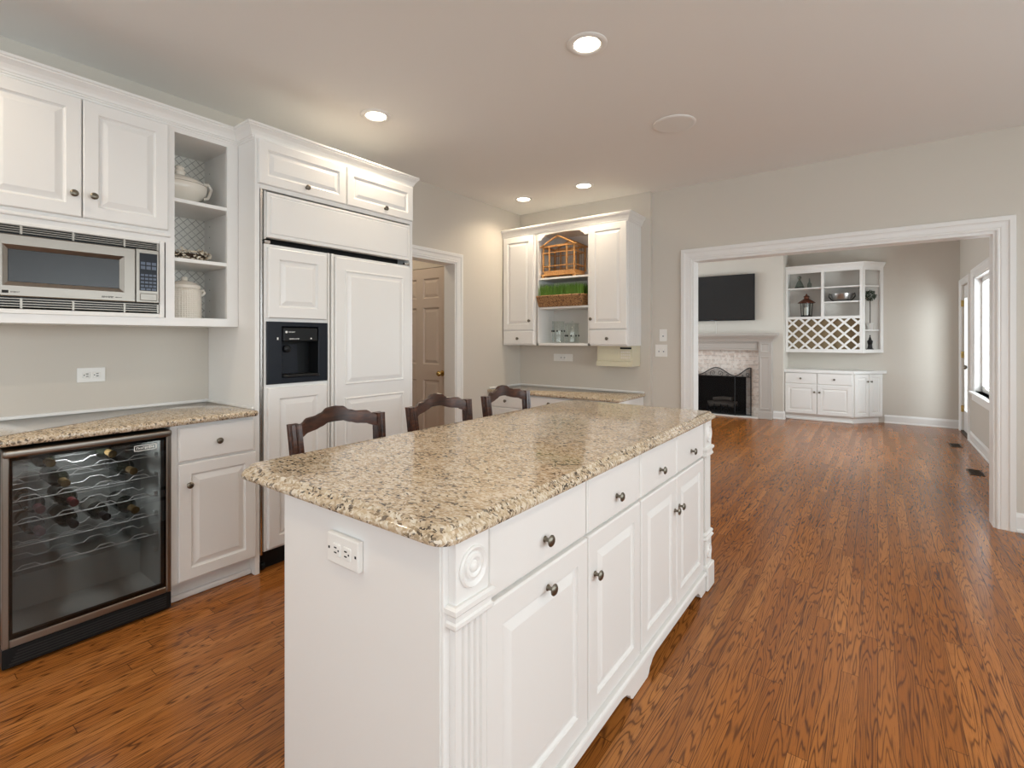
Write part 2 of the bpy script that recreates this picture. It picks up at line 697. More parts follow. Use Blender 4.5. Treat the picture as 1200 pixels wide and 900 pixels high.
def holes_wall(b, a0, a1, z0, z1, d0, d1, holes, along='x'):
    """wall slab along x or y with rectangular holes (h0,h1,hz0,hz1)"""
    xs = sorted({a0, a1, *[h[0] for h in holes], *[h[1] for h in holes]})
    for p, q in zip(xs, xs[1:]):
        cuts = sorted([(h[2], h[3]) for h in holes if h[0] <= p + 1e-6 and h[1] >= q - 1e-6])
        z = z0
        spans = []
        for c0, c1 in cuts:
            if c0 > z:
                spans.append((z, c0))
            z = c1
        if z < z1:
            spans.append((z, z1))
        for s0, s1 in spans:
            if along == 'x':
                b.box(p, q, d0, d1, s0, s1)
            else:
                b.box(d0, d1, p, q, s0, s1)
    return b


def KNOB(parent, x, z, y, r=0.0155):
    """round pewter knob, axis -y"""
    k = B().lathe([(0.009, 0), (0.0085, 0.002), (0.0055, 0.005), (0.005, 0.014), (0.008, 0.017), (r, 0.0195), (r * 1.02, 0.022),
                   (r * 0.8, 0.0255), (r * 0.45, 0.0275), (0.001, 0.028)], c=(x, y, z), axis='-y', n=18)
    return obj('knob', k, 'pewter', parent, True)


def DOOR(parent, x0, x1, z0, z1, y, knob=None, stile=0.055, t=0.02, name='door', m='white', steps=None):
    d = obj(name, B().panel(x0, x1, z0, z1, y, t, stile, steps=steps), m, parent)
    if knob:
        KNOB(d, knob[0], knob[1], y - t)
    return d


def DRAWER(parent, x0, x1, z0, z1, y, knob=True, t=0.02, kz=None):
    d = obj('drawer', B().panel(x0, x1, z0, z1, y, t, raised=False), 'white', parent)
    if knob:
        KNOB(d, (x0 + x1) / 2, (z0 + z1) / 2 if kz is None else kz, y - t)
    return d


def strokes(b, x0, x1, z0, z1, y, n, seed, th=0.0008):
    """a line of tiny illegible lettering as raised strokes"""
    rr = random.Random(seed)
    wd = (x1 - x0) / n
    for i in range(n):
        a = x0 + i * wd
        h = (z1 - z0)
        k = rr.randrange(3)
        b.box(a, a + wd * 0.25, y - th, y, z0, z1)
        if k == 0:
            b.box(a + wd * 0.25, a + wd * 0.7, y - th, y, z1 - h * 0.25, z1)
        elif k == 1:
            b.box(a + wd * 0.25, a + wd * 0.7, y - th, y, z0, z0 + h * 0.25)
            b.box(a + wd * 0.45, a + wd * 0.7, y - th, y, z0, z1)
        else:
            b.box(a + wd * 0.25, a + wd * 0.7, y - th, y, z0 + h * 0.4, z0 + h * 0.65)
    return b


H = 2.743
LW = -3.345        # left wall face
# ------------------------------------------------------------------ structure
struct('floor', B().box(-5.0, 2.95, -2.9, 9.75, -0.06, 0.0), 'floor')
struct('ceiling', B().box(-5.0, 2.95, -2.9, 9.75, H, H + 0.1), 'ceil')
struct('lawn', B().box(2.96, 16, -9, 22, -0.4, -0.3), 'lawn')

hg = bmesh.new()  # bumpy sheet added outside so the window panes look grey
bmesh.ops.create_grid(hg, x_segments=60, y_segments=14, size=0.5)
rr = random.Random(4)
for v in hg.verts:
    u, q = v.co.x + 0.5, v.co.y + 0.5
    v.co = Vector((2.6 + 0.7 * q * q + rr.uniform(-0.15, 0.15), 9.9 + 26 * u + rr.uniform(-0.15, 0.15), -0.3 + 3.6 * q + rr.uniform(-0.12, 0.12)))
hb = B()
hb.bm.free()
hb.bm = hg
tag(obj('backdrop', hb, mat('grey_green_backdrop', (0.27, 0.28, 0.26), 0.9)), 'added bumpy grey green backdrop outside the living room window', 'backdrop')
b = B()
holes_wall(b, -2.9, 4.86, 0, H, -3.48, LW, [(2.70, 3.573, 0, 2.055)], 'y')
struct('wall_left', b, 'wall')
b = B()
holes_wall(b, -3.48, 2.75, 0, H, 4.717, 4.86, [(-1.40, 0.657, 0, 2.048)], 'x')
struct('wall_back', b, 'wall')
struct('wall_desk', B().box(LW, -1.78, 4.667, 4.717, 0, H), 'wall')
b = B()
holes_wall(b, -2.9, 4.86, 0, H, 2.60, 2.75, [(-1.3, 0.9, 0.75, 2.35), (1.2, 3.7, 0.75, 2.35)], 'y')
struct('wall_right', b, 'wall')
b = B()
holes_wall(b, LW, 2.60, 0, H, -2.75, -2.60, [(-2.6, -0.7, 0.75, 2.35), (-0.4, 1.5, 0.75, 2.35)], 'x')
struct('wall_front', b, 'wall')
# hall behind the left doorway
b = B()
holes_wall(b, -4.8, -3.48, 0, H, 3.62, 3.72, [(-4.315, -3.505, 0, 2.045)], 'x')
struct('wall_hall', b, 'wall')
struct('wall_hall_end', B().box(-4.9, -4.8, 2.3, 3.72, 0, H).box(-4.8, -3.48, 2.2, 2.3, 0, H), 'wall')
# living room
b = B()
holes_wall(b, 4.86, 9.73, 0, H, 0.955, 1.10, [(6.25, 8.24, 0.66, 2.06), (8.66, 9.36, 0, 2.05)], 'y')
struct('wall_living_right', b, 'wall')
struct('wall_living_far', B().box(-4.75, 1.10, 9.58, 9.73, 0, H), 'wall')
b = B()
holes_wall(b, 4.86, 9.58, 0, H, -4.9, -4.75, [(5.8, 8.2, 0.7, 2.2)], 'y')
struct('wall_living_left', b, 'wall')
b = B()
holes_wall(b, -3.25, -1.225, 0, H, 9.0, 9.58, [(-2.64, -1.77, 0, 0.665)], 'x')
struct('wall_chimney', b, 'wall')

# casings -----------------------------------------------------------
CAS = [(0, 0), (0, 0.012), (0.010, 0.015), (0.018, 0.013), (0.024, 0.016), (0.050, 0.018), (0.062, 0.021), (0.068, 0.026), (0.098, 0.026),
       (0.102, 0.022), (0.102, 0)]


def casing(name, a0, a1, z1, wid, d, sgn, along='x', z0=0.0):
    """profiled casing around an opening a0..a1 up to z1, proud of plane d in direction sgn"""
    k = wid / 0.102
    bb = B()
    path = [(a0, z0), (a0, z1), (a1, z1), (a1, z0)]
    nr = []
    ms = [(-1, 0), (-1, 1), (1, 1), (1, 0)]
    for (a, z), (ma, mz) in zip(path, ms):
        ring = []
        for o, h in CAS:
            aa, zz = a + ma * o * k, z + mz * o * k
            ring.append((aa, d + sgn * h, zz) if along == 'x' else (d + sgn * h, aa, zz))
        nr.append(ring)
    bb.rings(nr)
    return struct(name, bb, 'trim')


casing('trim_1', -1.40, 0.657, 2.048, 0.095, 4.717, -1)
casing('trim_2', 2.70, 3.573, 2.055, 0.087, LW, 1, 'y')
struct('trim_3', B().box(-1.402, -1.384, 4.7165, 4.866, 0, 2.03).box(0.641, 0.659, 4.7165, 4.866, 0, 2.03)
       .box(-1.402, 0.659, 4.7165, 4.866, 2.03, 2.05), 'trim')
struct('trim_4', B().box(-3.486, -3.34, 3.557, 3.575, 0, 2.038).box(-3.486, -3.34, 2.698, 2.716, 0, 2.038)
       .box(-3.486, -3.34, 2.698, 3.575, 2.038, 2.057), 'trim')
BB = [(0, 0), (0.024, 0), (0.024, 0.012), (0.018, 0.02), (0.014, 0.022), (0.014, 0.10), (0.010, 0.112), (0.006, 0.118), (0.004, 0.128), (0, 0.128)]
struct('baseboard_back', B().sweep(BB, [(2.60, 4.717), (0.7535, 4.717)][::-1]), 'trim')
struct('baseboard_living_right', B().sweep(BB, [(0.955, 8.575), (0.955, 4.86)]), 'trim')
struct('baseboard_living_far', B().sweep(BB, [(0.085, 9.58), (0.955, 9.58)]), 'trim')
struct('baseboard_chimney', B().sweep(BB, [(-1.365, 9.0), (-1.225, 9.0), (-1.225, 9.11)]), 'trim')
struct('baseboard_left', B().sweep(BB, [(LW, 3.66), (LW, 4.10)]), 'trim')

# kitchen windows (outside the frame, they carry the daylight)
n = 1


def window_frame(name, a0, a1, z0, z1, d0, d1, along):
    bb = B()
    fw = 0.05
    def bx(p, q, s0, s1, e0=d0, e1=d1):
        if along == 'x':
            bb.box(p, q, e0, e1, s0, s1)
        else:
            bb.box(e0, e1, p, q, s0, s1)
    bx(a0, a0 + fw, z0, z1)
    bx(a1 - fw, a1, z0, z1)
    bx(a0, a1, z0, z0 + fw)
    bx(a0, a1, z1 - fw, z1)
    mid = (a0 + a1) / 2
    bx(mid - 0.03, mid + 0.03, z0, z1)
    o = struct(name, bb, 'trim')
    g = B()
    dm = (d0 + d1) / 2
    if along == 'x':
        g.box(a0 + 0.01, a1 - 0.01, dm - 0.003, dm + 0.003, z0 + 0.01, z1 - 0.01)
    else:
        g.box(dm - 0.003, dm + 0.003, a0 + 0.01, a1 - 0.01, z0 + 0.01, z1 - 0.01)
    obj('window_pane', g, 'pane', o)
    return o


window_frame('window_2', -1.3, 0.9, 0.75, 2.35, 2.64, 2.70, 'y')
window_frame('window_3', 1.2, 3.7, 0.75, 2.35, 2.64, 2.70, 'y')
window_frame('window_4', -2.6, -0.7, 0.75, 2.35, -2.70, -2.64, 'x')  # front windows are unseen, added for the fill from behind the camera
window_frame('window_5', -0.4, 1.5, 0.75, 2.35, -2.70, -2.64, 'x')
window_frame('window_6', 5.8, 8.2, 0.7, 2.2, -4.86, -4.80, 'y')  # unseen living room window, added for the left fill

# living room window: two casements with casing, stool and apron
b = B()
for p, q in ((6.25, 7.23), (7.26, 8.24)):
    for (u0, u1, v0, v1) in ((p, p + 0.055, 0.66, 2.06), (q - 0.055, q, 0.66, 2.06), (p, q, 0.66, 0.73), (p, q, 1.99, 2.06)):
        b.box(1.02, 1.07, u0, u1, v0, v1, 0.004)
b.box(0.965, 1.075, 7.22, 7.27, 0.66, 2.06)
wn1 = struct('window_1', b, 'trim')
obj('window_pane', B().box(1.042, 1.048, 6.29, 7.20, 0.70, 2.02), 'pane', wn1)
obj('window_pane', B().box(1.042, 1.048, 7.29, 8.20, 0.70, 2.02), 'pane', wn1)
obj('window_jamb', B().box(0.953, 1.10, 8.22, 8.245, 0.66, 2.06).box(0.953, 1.10, 6.245, 6.27, 0.66, 2.06).box(0.953, 1.10, 6.25, 8.24, 2.04, 2.065), 'trim', wn1)
obj('window_sill', B().box(0.90, 1.10, 6.14, 8.36, 0.635, 0.66, 0.006, 2), 'trim', wn1)
obj('window_apron', B().box(0.938, 0.956, 6.18, 8.32, 0.545, 0.635, 0.004), 'trim', wn1)
hd = obj('window_crank', B().box(0.985, 1.02, 7.55, 7.62, 0.70, 0.73, 0.006).tube([(0.995, 7.60, 0.72), (0.97, 7.60, 0.745), (0.965, 7.68, 0.74)], 0.006), 'plate', wn1)
casing('trim_5', 6.25, 8.24, 2.06, 0.10, 0.955, -1, 'y', 0.66)
casing('trim_6', 8.66, 9.36, 2.05, 0.085, 0.955, -1, 'y', 0.0)
# garden door
b = B()
for (u0, u1, v0, v1) in ((8.665, 8.79, 0.01, 2.045), (9.23, 9.355, 0.01, 2.045), (8.79, 9.23, 0.01, 0.30), (8.79, 9.23, 1.87, 2.045)):
    b.box(0.975, 1.02, u0, u1, v0, v1, 0.002)
dr2 = struct('door_2', b, 'trim')
obj('glass_pane', B().box(0.994, 1.0, 8.78, 9.24, 0.29, 1.88), 'pane', dr2)
obj('glazing_bead', B().box(0.968, 0.976, 8.775, 8.80, 0.28, 1.89).box(0.968, 0.976, 9.22, 9.245, 0.28, 1.89).box(0.968, 0.976, 8.80, 9.22, 0.28, 0.305).box(0.968, 0.976, 8.80, 9.22, 1.865, 1.89), 'trim', dr2)
obj('door_knob', B().lathe([(0.028, 0), (0.028, 0.006), (0.011, 0.010), (0.011, 0.035), (0.026, 0.042), (0.030, 0.055), (0.020, 0.068), (0.001, 0.07)], (0.975, 8.73, 0.93), '-x'), 'pewter', dr2, True)
obj('deadbolt', B().lathe([(0.026, 0), (0.026, 0.012), (0.001, 0.014)], (0.975, 8.73, 1.08), '-x'), 'pewter', dr2, True)
for z in (0.32, 1.08, 1.80):
    obj('hinge', B().box(0.945, 0.976, 9.345, 9.362, z - 0.045, z + 0.045, 0.003), 'brass', dr2)
obj('threshold', B().box(0.94, 1.06, 8.66, 9.36, 0.0, 0.018, 0.004), 'vent', dr2)

# six-panel hall door ---------------------------------------------------
dx0, dx1 = -4.31, -3.51
b = B().box(dx0, dx1, 3.637, 3.665, 0.008, 2.04)
SIX = [(0, 0.0), (0, -0.012), (0.002, -0.012)]
xs = [dx0, dx0 + 0.115, dx0 + 0.115 + 0.235, dx0 + 0.45, dx0 + 0.45 + 0.235, dx1]
zs = [0.008, 0.25, 0.875, 1.035, 1.63, 1.725, 1.935, 2.04]
for i in (0, 2, 4):
    b.box(xs[i], xs[i + 1], 3.622, 3.637, zs[0], zs[-1])
for i in (0, 2, 4, 6):
    for k in (1, 3):
        b.box(xs[k], xs[k + 1], 3.622, 3.637, zs[i], zs[i + 1])
for i in (1, 3, 5):
    for k in (1, 3):
        b.panel(xs[k] + 0.001, xs[k + 1] - 0.001, zs[i] + 0.001, zs[i + 1] - 0.001, 3.637, 0.014,
                steps=[(0, 3.637), (0, 3.623), (0.004, 3.627), (0.012, 3.634), (0.018, 3.634), (0.045, 3.626), (0.05, 3.626)])
dr1 = struct('door_1', b, 'taupe')
obj('door_knob', B().lathe([(0.030, 0), (0.030, 0.006), (0.011, 0.012), (0.011, 0.035), (0.024, 0.042), (0.029, 0.056), (0.020, 0.068), (0.001, 0.071)], (-3.575, 3.622, 0.95), '-y'), 'brass', dr1, True)

# ------------------------------------------------------------------ kitchen island
RZ = R(90)
isl = thing('kitchen_island', 'white painted kitchen island with raised panel doors under the long granite slab', 'kitchen island', (-0.74, 0.745, 0), RZ)
b = B().box(0.0, 2.005, 0.0, 0.615, 0.095, 0.877, 0.002)
obj('carcass', b, 'white', isl)
obj('end_panel', B().box(-0.004, 0.0, 0.0, 0.617, 0.0, 0.877).box(0.0, 0.022, -0.008, 0.01, 0.0, 0.877, 0.002), 'white', isl)
obj('end_panel', B().box(2.005, 2.009, 0.0, 0.617, 0.0, 0.877).box(1.99, 2.007, -0.008, 0.01, 0.0, 0.877, 0.002), 'white', isl)
obj('back_panel', B().box(0.0, 2.005, 0.612, 0.62, 0.0, 0.877), 'white', isl)


def pilaster(parent, x0, x1):
    xc = (x0 + x1) / 2
    F = -0.025
    w_ = x1 - x0
    nf = 4
    pts = [(x0, 0.001), (x0, F)]
    m_ = 0.012
    fw = (w_ - 2 * m_) / nf
    for i in range(nf):
        a = x0 + m_ + i * fw
        pts += [(a + 0.003, F), (a + 0.006, F + 0.006), (a + fw - 0.006, F + 0.006), (a + fw - 0.003, F)]
    pts += [(x1, F), (x1, 0.001)]
    p = obj('pilaster', B().prism(pts, 0.295, 0.692, 'xy'), 'white', parent)
    obj('rosette_block', B().box(x0 - 0.003, x1 + 0.003, F - 0.004, 0.0, 0.742, 0.877, 0.0015), 'white', p)
    cap = [(0, 0.690), (0.006, 0.690), (0.012, 0.697), (0.012, 0.705), (0.008, 0.709), (0.008, 0.720), (0.016, 0.728), (0.016, 0.738), (0.010, 0.743), (0, 0.743)]
    obj('capital_molding', B().sweep(cap, [(x0, 0.0), (x0, F), (x1, F), (x1, 0.0)]), 'white', p)
    ring = [(0.0445, 0), (0.0445, 0.005), (0.041, 0.008), (0.036, 0.006), (0.032, 0.002), (0.029, 0.002), (0.026, 0.007), (0.021, 0.008), (0.016, 0.004),
            (0.013, 0.003), (0.010, 0.008), (0.005, 0.010), (0.001, 0.010)]
    obj('bullseye_rosette', B().lathe(ring, (xc, F - 0.003, 0.808), '-y', 28), 'white', p, True)
    band = [(0, 0.262), (0.010, 0.262), (0.014, 0.268), (0.010, 0.275), (0.006, 0.279), (0.011, 0.285), (0.011, 0.293), (0.004, 0.300), (0, 0.300)]
    obj('base_molding', B().sweep(band, [(x0, 0.0), (x0, F), (x1, F), (x1, 0.0)]), 'white', p)
    obj('lower_block', B().box(x0 - 0.002, x1 + 0.002, F - 0.004, 0.0, 0.128, 0.264, 0.0015), 'white', p)
    obj('bullseye_rosette', B().lathe([(r * 0.85, h) for r, h in ring], (xc, F - 0.003, 0.197), '-y', 24), 'white', p, True)
    obj('plinth', B().box(x0 - 0.008, x1 + 0.010, F - 0.018, 0.0, 0.006, 0.130, 0.004), 'white', p)
    return p


pilaster(isl, 0.018, 0.120)
pilaster(isl, 1.888, 1.990)
DY = 0.0


def island_front():
    # drawers, then doors (local x = world y - 0.745)
    for x0, x1 in ((0.135, 0.612), (0.622, 1.035), (1.047, 1.452), (1.462, 1.878)):
        DRAWER(isl, x0, x1, 0.698, 0.872, DY, kz=0.765)
    DOOR(isl, 0.120, 0.612, 0.112, 0.690, DY, (0.382, 0.632), stile=0.062, t=0.024)
    DOOR(isl, 0.622, 1.035, 0.112, 0.690, DY, (0.662, 0.562), stile=0.058, t=0.022)
    DOOR(isl, 1.047, 1.450, 0.112, 0.690, DY, (1.425, 0.548), stile=0.058, t=0.022)
    DOOR(isl, 1.454, 1.876, 0.112, 0.690, DY, (1.486, 0.552), stile=0.058, t=0.022)


island_front()
# scalloped valance base with bracket feet and a bead on top


def val_pts(x0, x1):
    zt = 0.10
    lo = [(x0, 0.004), (x0 + 0.07, 0.004), (x0 + 0.085, 0.012), (x0 + 0.095, 0.030), (x0 + 0.105, 0.034), (x0 + 0.125, 0.048), (x0 + 0.16, 0.056)]
    hi = [(2 * ((x0 + x1) / 2) - x, z) for x, z in reversed(lo)]
    return lo, hi, zt


vp = [(0.122, 0.10)]
segs = [(0.122, 1.015), (1.015, 1.876)]
for x0, x1 in segs:
    lo, hi, zt = val_pts(x0, x1)
    vp += lo + hi
vp += [(1.876, 0.10)]
val = obj('valance_base', B().prism(vp, -0.030, -0.004, 'xz'), 'white', isl)
obj('bead_molding', B().sweep([(0, 0.092), (0.006, 0.092), (0.010, 0.098), (0.008, 0.105), (0.002, 0.109), (-0.02, 0.109)], [(0.122, -0.030), (1.876, -0.030)]), 'white', val)


op = obj('outlet_plate', B().box(-0.020, -0.004, 0.256, 0.384, 0.741, 0.817, 0.004, 2), 'plate', isl)
op['label'] = 'white outlet plate on the end panel'
for s in (-1, 1):
    cy = 0.32 + s * 0.021
    rc = obj('receptacle', B().box(-0.0225, -0.018, cy - 0.016, cy + 0.016, 0.763, 0.795, 0.003, 2), 'plate', op)
    rc_s = B()
    for q in (-1, 1):
        rc_s.box(-0.0232, -0.022, cy - 0.002, cy + 0.008, 0.779 + q * 0.006 - 0.0015, 0.779 + q * 0.006 + 0.0015)
    rc_s.lathe([(0.0026, 0), (0.0026, 0.001)], (-0.0222, cy - 0.009, 0.779), '-x', 8)
    rc_s.box(-0.0208, -0.0195, 0.32 + s * 0.054 - 0.003, 0.32 + s * 0.054 + 0.003, 0.776, 0.782)
    obj('socket_slots', rc_s, 'dark', op)


def round_rect(x0, x1, y0, y1, rads, seg=7):
    """ccw outline; rads for corners (x0,y0),(x1,y0),(x1,y1),(x0,y1)"""
    out = []
    for (cx, cy, a0), r in zip(((x0, y0, PI), (x1, y0, 1.5 * PI), (x1, y1, 0), (x0, y1, 0.5 * PI)), rads):
        ox = cx + (r if cx == x0 else -r)
        oy = cy + (r if cy == y0 else -r)
        for i in range(seg + 1):
            a = a0 + (PI / 2) * i / seg
            out.append((ox + r * math.cos(a), oy + r * math.sin(a)))
    return out


OG = [(0.034, 0.9155), (0.026, 0.9150), (0.022, 0.911), (0.020, 0.906), (0.013, 0.9045), (0.006, 0.901), (0.001, 0.894), (0.0, 0.889), (0.003, 0.882), (0.010, 0.8785), (0.03, 0.8775)]
it = obj('island_countertop', B().slab(round_rect(-1.60, -0.692, 0.705, 2.79, (0.075, 0.045, 0.045, 0.075)), OG), 'granite', None, True)
tag(it, 'long speckled tan granite slab with stepped edge on the white island', 'countertop')

# ------------------------------------------------------------------ chairs behind the island


def make_chair():
    c = thing('counter_chair', 'dark walnut ladder back chair nearest the camera, in front of the white refrigerator', 'chair', (0, 0, 0), 0, 'dark wooden chairs along the island')
    # faces +x; back plane about x=0; width along y
    for s in (-1, 1):
        pts = [(-0.005, s * 0.180, 0.0), (0.012, s * 0.182, 0.30), (0.010, s * 0.186, 0.60), (-0.030, s * 0.203, 0.97)]
        bb = B()
        rs = []
        for i, (px, py, pz) in enumerate(pts):
            hw = (0.017, 0.020, 0.021, 0.020)[i]
            g = 0.006
            rs.append([(px - hw, py - hw, pz), (px - g, py - hw, pz), (px, py - hw + g, pz), (px + g, py - hw, pz), (px + hw, py - hw, pz), (px + hw, py - g, pz), (px + hw - g, py, pz), (px + hw, py + g, pz),
                       (px + hw, py + hw, pz), (px + g, py + hw, pz), (px, py + hw - g, pz), (px - g, py + hw, pz), (px - hw, py + hw, pz), (px - hw, py, pz)])
        bb.rings(rs)
        obj('back_post', bb, 'walnut', c)
        obj('front_leg', B().lathe([(0.014, 0), (0.018, 0.03), (0.016, 0.06), (0.021, 0.22), (0.016, 0.30), (0.022, 0.34), (0.022, 0.60)], (0.375, s * 0.20, 0), 'z', 14), 'walnut', c, True)

    QS = (0, .2, .35, .55, .75, .9, 1.0)
    TP = (.048, .044, .026, .017, .016, .0, -.012)
    BT = (-.017, -.018, -.029, -.038, -.042, -.054, -.062)

    def lerp_tab(q, tab):
        for i in range(len(QS) - 1):
            if q <= QS[i + 1]:
                u = (q - QS[i]) / (QS[i + 1] - QS[i])
                u = u * u * (3 - 2 * u)
                return tab[i] + (tab[i + 1] - tab[i]) * u
        return tab[-1]

    def rail(zp, half, xb):
        bb = B()
        rs = []
        N = 40
        for i in range(N + 1):
            q = -1 + 2 * i / N
            y = q * half
            x = xb - 0.045 * (1 - q * q)
            zt = zp + lerp_tab(abs(q), TP)
            zb = zp + lerp_tab(abs(q), BT)
            rs.append([(x - 0.010, y, zb), (x + 0.010, y, zb), (x + 0.010, y, zt - 0.004), (x + 0.005, y, zt), (x - 0.005, y, zt), (x - 0.010, y, zt - 0.004)])
        bb.rings(rs)
        return bb
    obj('crest_rail', rail(0.970, 0.190, -0.022), 'walnut', c, True)
    obj('ladder_rail', rail(0.77, 0.184, -0.008), 'walnut', c, True)
    obj('ladder_rail', rail(0.685, 0.180, 0.002), 'walnut', c, True)
    obj('seat', B().slab(round_rect(-0.01, 0.40, -0.215, 0.215, (0.03, 0.03, 0.03, 0.03)), [(0.03, 0.625), (0.012, 0.622), (0, 0.612), (0, 0.600), (0.01, 0.59)]), 'wicker', c, True)
    for z in (0.18, 0.40):
        for s in (-1, 1):
            obj('stretcher', B().tube([(0.005, s * 0.183, z), (0.375, s * 0.20, z)], 0.010), 'walnut', c, True)
    obj('stretcher', B().tube([(0.375, -0.20, 0.25), (0.375, 0.20, 0.25)], 0.011), 'walnut', c, True)
    obj('stretcher', B().tube([(0.008, -0.18, 0.28), (0.008, 0.18, 0.28)], 0.011), 'walnut', c, True)
    return c


ch = make_chair()
ch.location = (-1.80, 1.24, 0)
dup(ch, (-1.80, 1.84, 0), 0, 'dark walnut ladder back chair in the middle, in front of the hall doorway')
dup(ch, (-1.80, 2.41, 0), 0, 'dark walnut ladder back chair farthest away, in front of the desk corner')

# ------------------------------------------------------------------ left run: base
XF = -2.757      # carcass face
Y0 = 0.93
bc = thing('base_cabinet', 'white base cabinet with one drawer and one door right of the wine fridge', 'cabinet', (XF, Y0, 0), RZ)
obj('carcass', B().box(0.0, 0.405, 0.0, 0.585, 0.10, 0.883), 'white', bc)
obj('toe_kick', B().box(0.0, 0.405, 0.055, 0.58, 0.0, 0.10), 'white', bc)
obj('shoe_molding', B().box(0.0, 0.405, 0.035, 0.055, 0.0, 0.028, 0.005), 'trim', bc)
DRAWER(bc, 0.030, 0.392, 0.697, 0.868, 0.0, kz=0.780)
DOOR(bc, 0.030, 0.403, 0.110, 0.688, 0.0, (0.074, 0.582))

ctl = thing('countertop', 'speckled tan granite countertop above the wine fridge on the left wall', 'countertop')
SL = [(0.010, 0.9145), (0.004, 0.912), (0.0, 0.905), (0.0, 0.896), (0.004, 0.888), (0.010, 0.8845), (0.03, 0.8835)]
obj('slab', B().slab(round_rect(LW + 0.004, -2.700, 0.16, 1.334, (0.004, 0.004, 0.020, 0.004)), SL), 'granite', ctl, True)
obj('caulk_strip', B().box(LW, LW + 0.012, 0.16, 1.333, 0.9145, 0.932, 0.003).box(LW, -2.76, 1.322, 1.334, 0.9145, 0.930, 0.003), 'trim', ctl)

# wine fridge ---------------------------------------------------------
wf = thing('wine_fridge', 'stainless framed glass door wine fridge under the left granite counter', 'wine fridge', (-2.738, 0.355, 0), RZ)
W = 0.572
D = 0.56
b = B().box(0.005, 0.030, 0.02, D, 0.05, 0.866).box(W - 0.030, W - 0.005, 0.02, D, 0.05, 0.866).box(0.03, W - 0.03, D - 0.03, D, 0.05, 0.866)
b.box(0.03, W - 0.03, 0.02, D, 0.05, 0.105).box(0.03, W - 0.03, 0.02, D, 0.835, 0.866)
obj('cabinet_body', b, 'black', wf)
b = B().box(0.031, W - 0.031, D - 0.036, D - 0.031, 0.106, 0.834).box(0.031, 0.035, 0.03, D - 0.03, 0.106, 0.834).box(W - 0.035, W - 0.031, 0.03, D - 0.03, 0.106, 0.834)
b.box(0.031, W - 0.031, 0.03, D - 0.03, 0.106, 0.110).box(0.031, W - 0.031, 0.30, D - 0.03, 0.106, 0.26)
obj('liner', b, 'interior', wf)
obj('kick_grille', B().box(0.0, W, -0.005, 0.06, 0.012, 0.088, 0.003), 'black', wf)
fb = B()
for k in range(5):
    fb.box(0.02 + k * 0.006, W - 0.02, -0.007, -0.004, 0.024 + k * 0.011, 0.029 + k * 0.011)
obj('kick_louver', fb, 'dark', wf)
dd = obj('door_frame', B().box(0.0, 0.020, -0.008, 0.018, 0.090, 0.845, 0.003).box(W - 0.020, W, -0.008, 0.018, 0.090, 0.845, 0.003).box(0.020, W - 0.020, -0.008, 0.018, 0.090, 0.119, 0.003), 'steel', wf)
obj('handle_bar', B().box(0.0, W, -0.020, 0.018, 0.836, 0.868, 0.010, 3), 'steel', dd, True)
obj('gasket', B().box(0.018, 0.030, 0.0, 0.018, 0.119, 0.836).box(W - 0.030, W - 0.018, 0.0, 0.018, 0.119, 0.836).box(0.03, W - 0.03, 0.0, 0.018, 0.119, 0.134).box(0.03, W - 0.03, 0.0, 0.018, 0.822, 0.836), 'black', dd)
obj('door_glass', B().box(0.019, W - 0.019, -0.003, 0.0, 0.118, 0.838), 'tint', dd)
lb = B()
lx0, lx1, lz0, lz1 = 0.425, 0.512, 0.786, 0.812
for (a, c_, p, q) in ((lx0, lx1, lz0, lz0 + 0.0025), (lx0, lx1, lz1 - 0.0025, lz1), (lx0, lx0 + 0.0025, lz0, lz1), (lx1 - 0.0025, lx1, lz0, lz1)):
    lb.box(a, c_, -0.0045, -0.003, p, q)
strokes(lb, lx0 + 0.009, lx1 - 0.007, lz0 + 0.007, lz1 - 0.008, -0.003, 9, 3, 0.0012)
obj('logo', lb, 'plate', dd)


def wavy(x0, x1, z, y, per=0.125, amp=0.013):
    pts = []
    x = x0
    k = 0
    while x < x1:
        pts.append((x, y, z + (amp if k % 4 in (1, 2) else -amp * 0.4)))
        x += per / 4 * (1.25 if k % 2 else 0.75)
        k += 1
    pts.append((x1, y, z))
    return pts


for i, z in enumerate((0.748, 0.652, 0.560, 0.466, 0.372)):
    sb = B()
    for y in (0.045, 0.20, 0.40):
        sb.tube(wavy(0.040, W - 0.075 if y < 0.1 else W - 0.05, z, y), 0.0021, 6)
    for y in (0.06, 0.40):
        sb.tube([(0.036, y, z - 0.008), (W - 0.036, y, z - 0.008)], 0.0022, 6)
    obj('wire_shelf', sb, 'wire', wf, True)
ld = bpy.data.lights.new('wine_fridge_fill', 'POINT')  # fill point added inside to brighten the dark fridge interior
ld.energy = 2.6
ld.shadow_soft_size = 0.03
ld.color = (0.95, 1.0, 1.0)
lo_ = bpy.data.objects.new('wine_fridge_fill', ld)
C.objects.link(lo_)
lo_.parent = wf
lo_.location = (W / 2, 0.12, 0.815)
rb = B()
for z in (0.748, 0.652, 0.560, 0.466, 0.372, 0.29):
    rb.box(W - 0.050, W - 0.034, 0.06, 0.085, z - 0.015, z + 0.008, 0.003)
obj('shelf_peg', rb, 'interior', wf)

BOT = [(0.001, 0), (0.034, 0.0), (0.037, 0.006), (0.037, 0.165), (0.034, 0.19), (0.022, 0.215), (0.0148, 0.235), (0.0138, 0.285), (0.0155, 0.286), (0.0155, 0.297), (0.001, 0.298)]


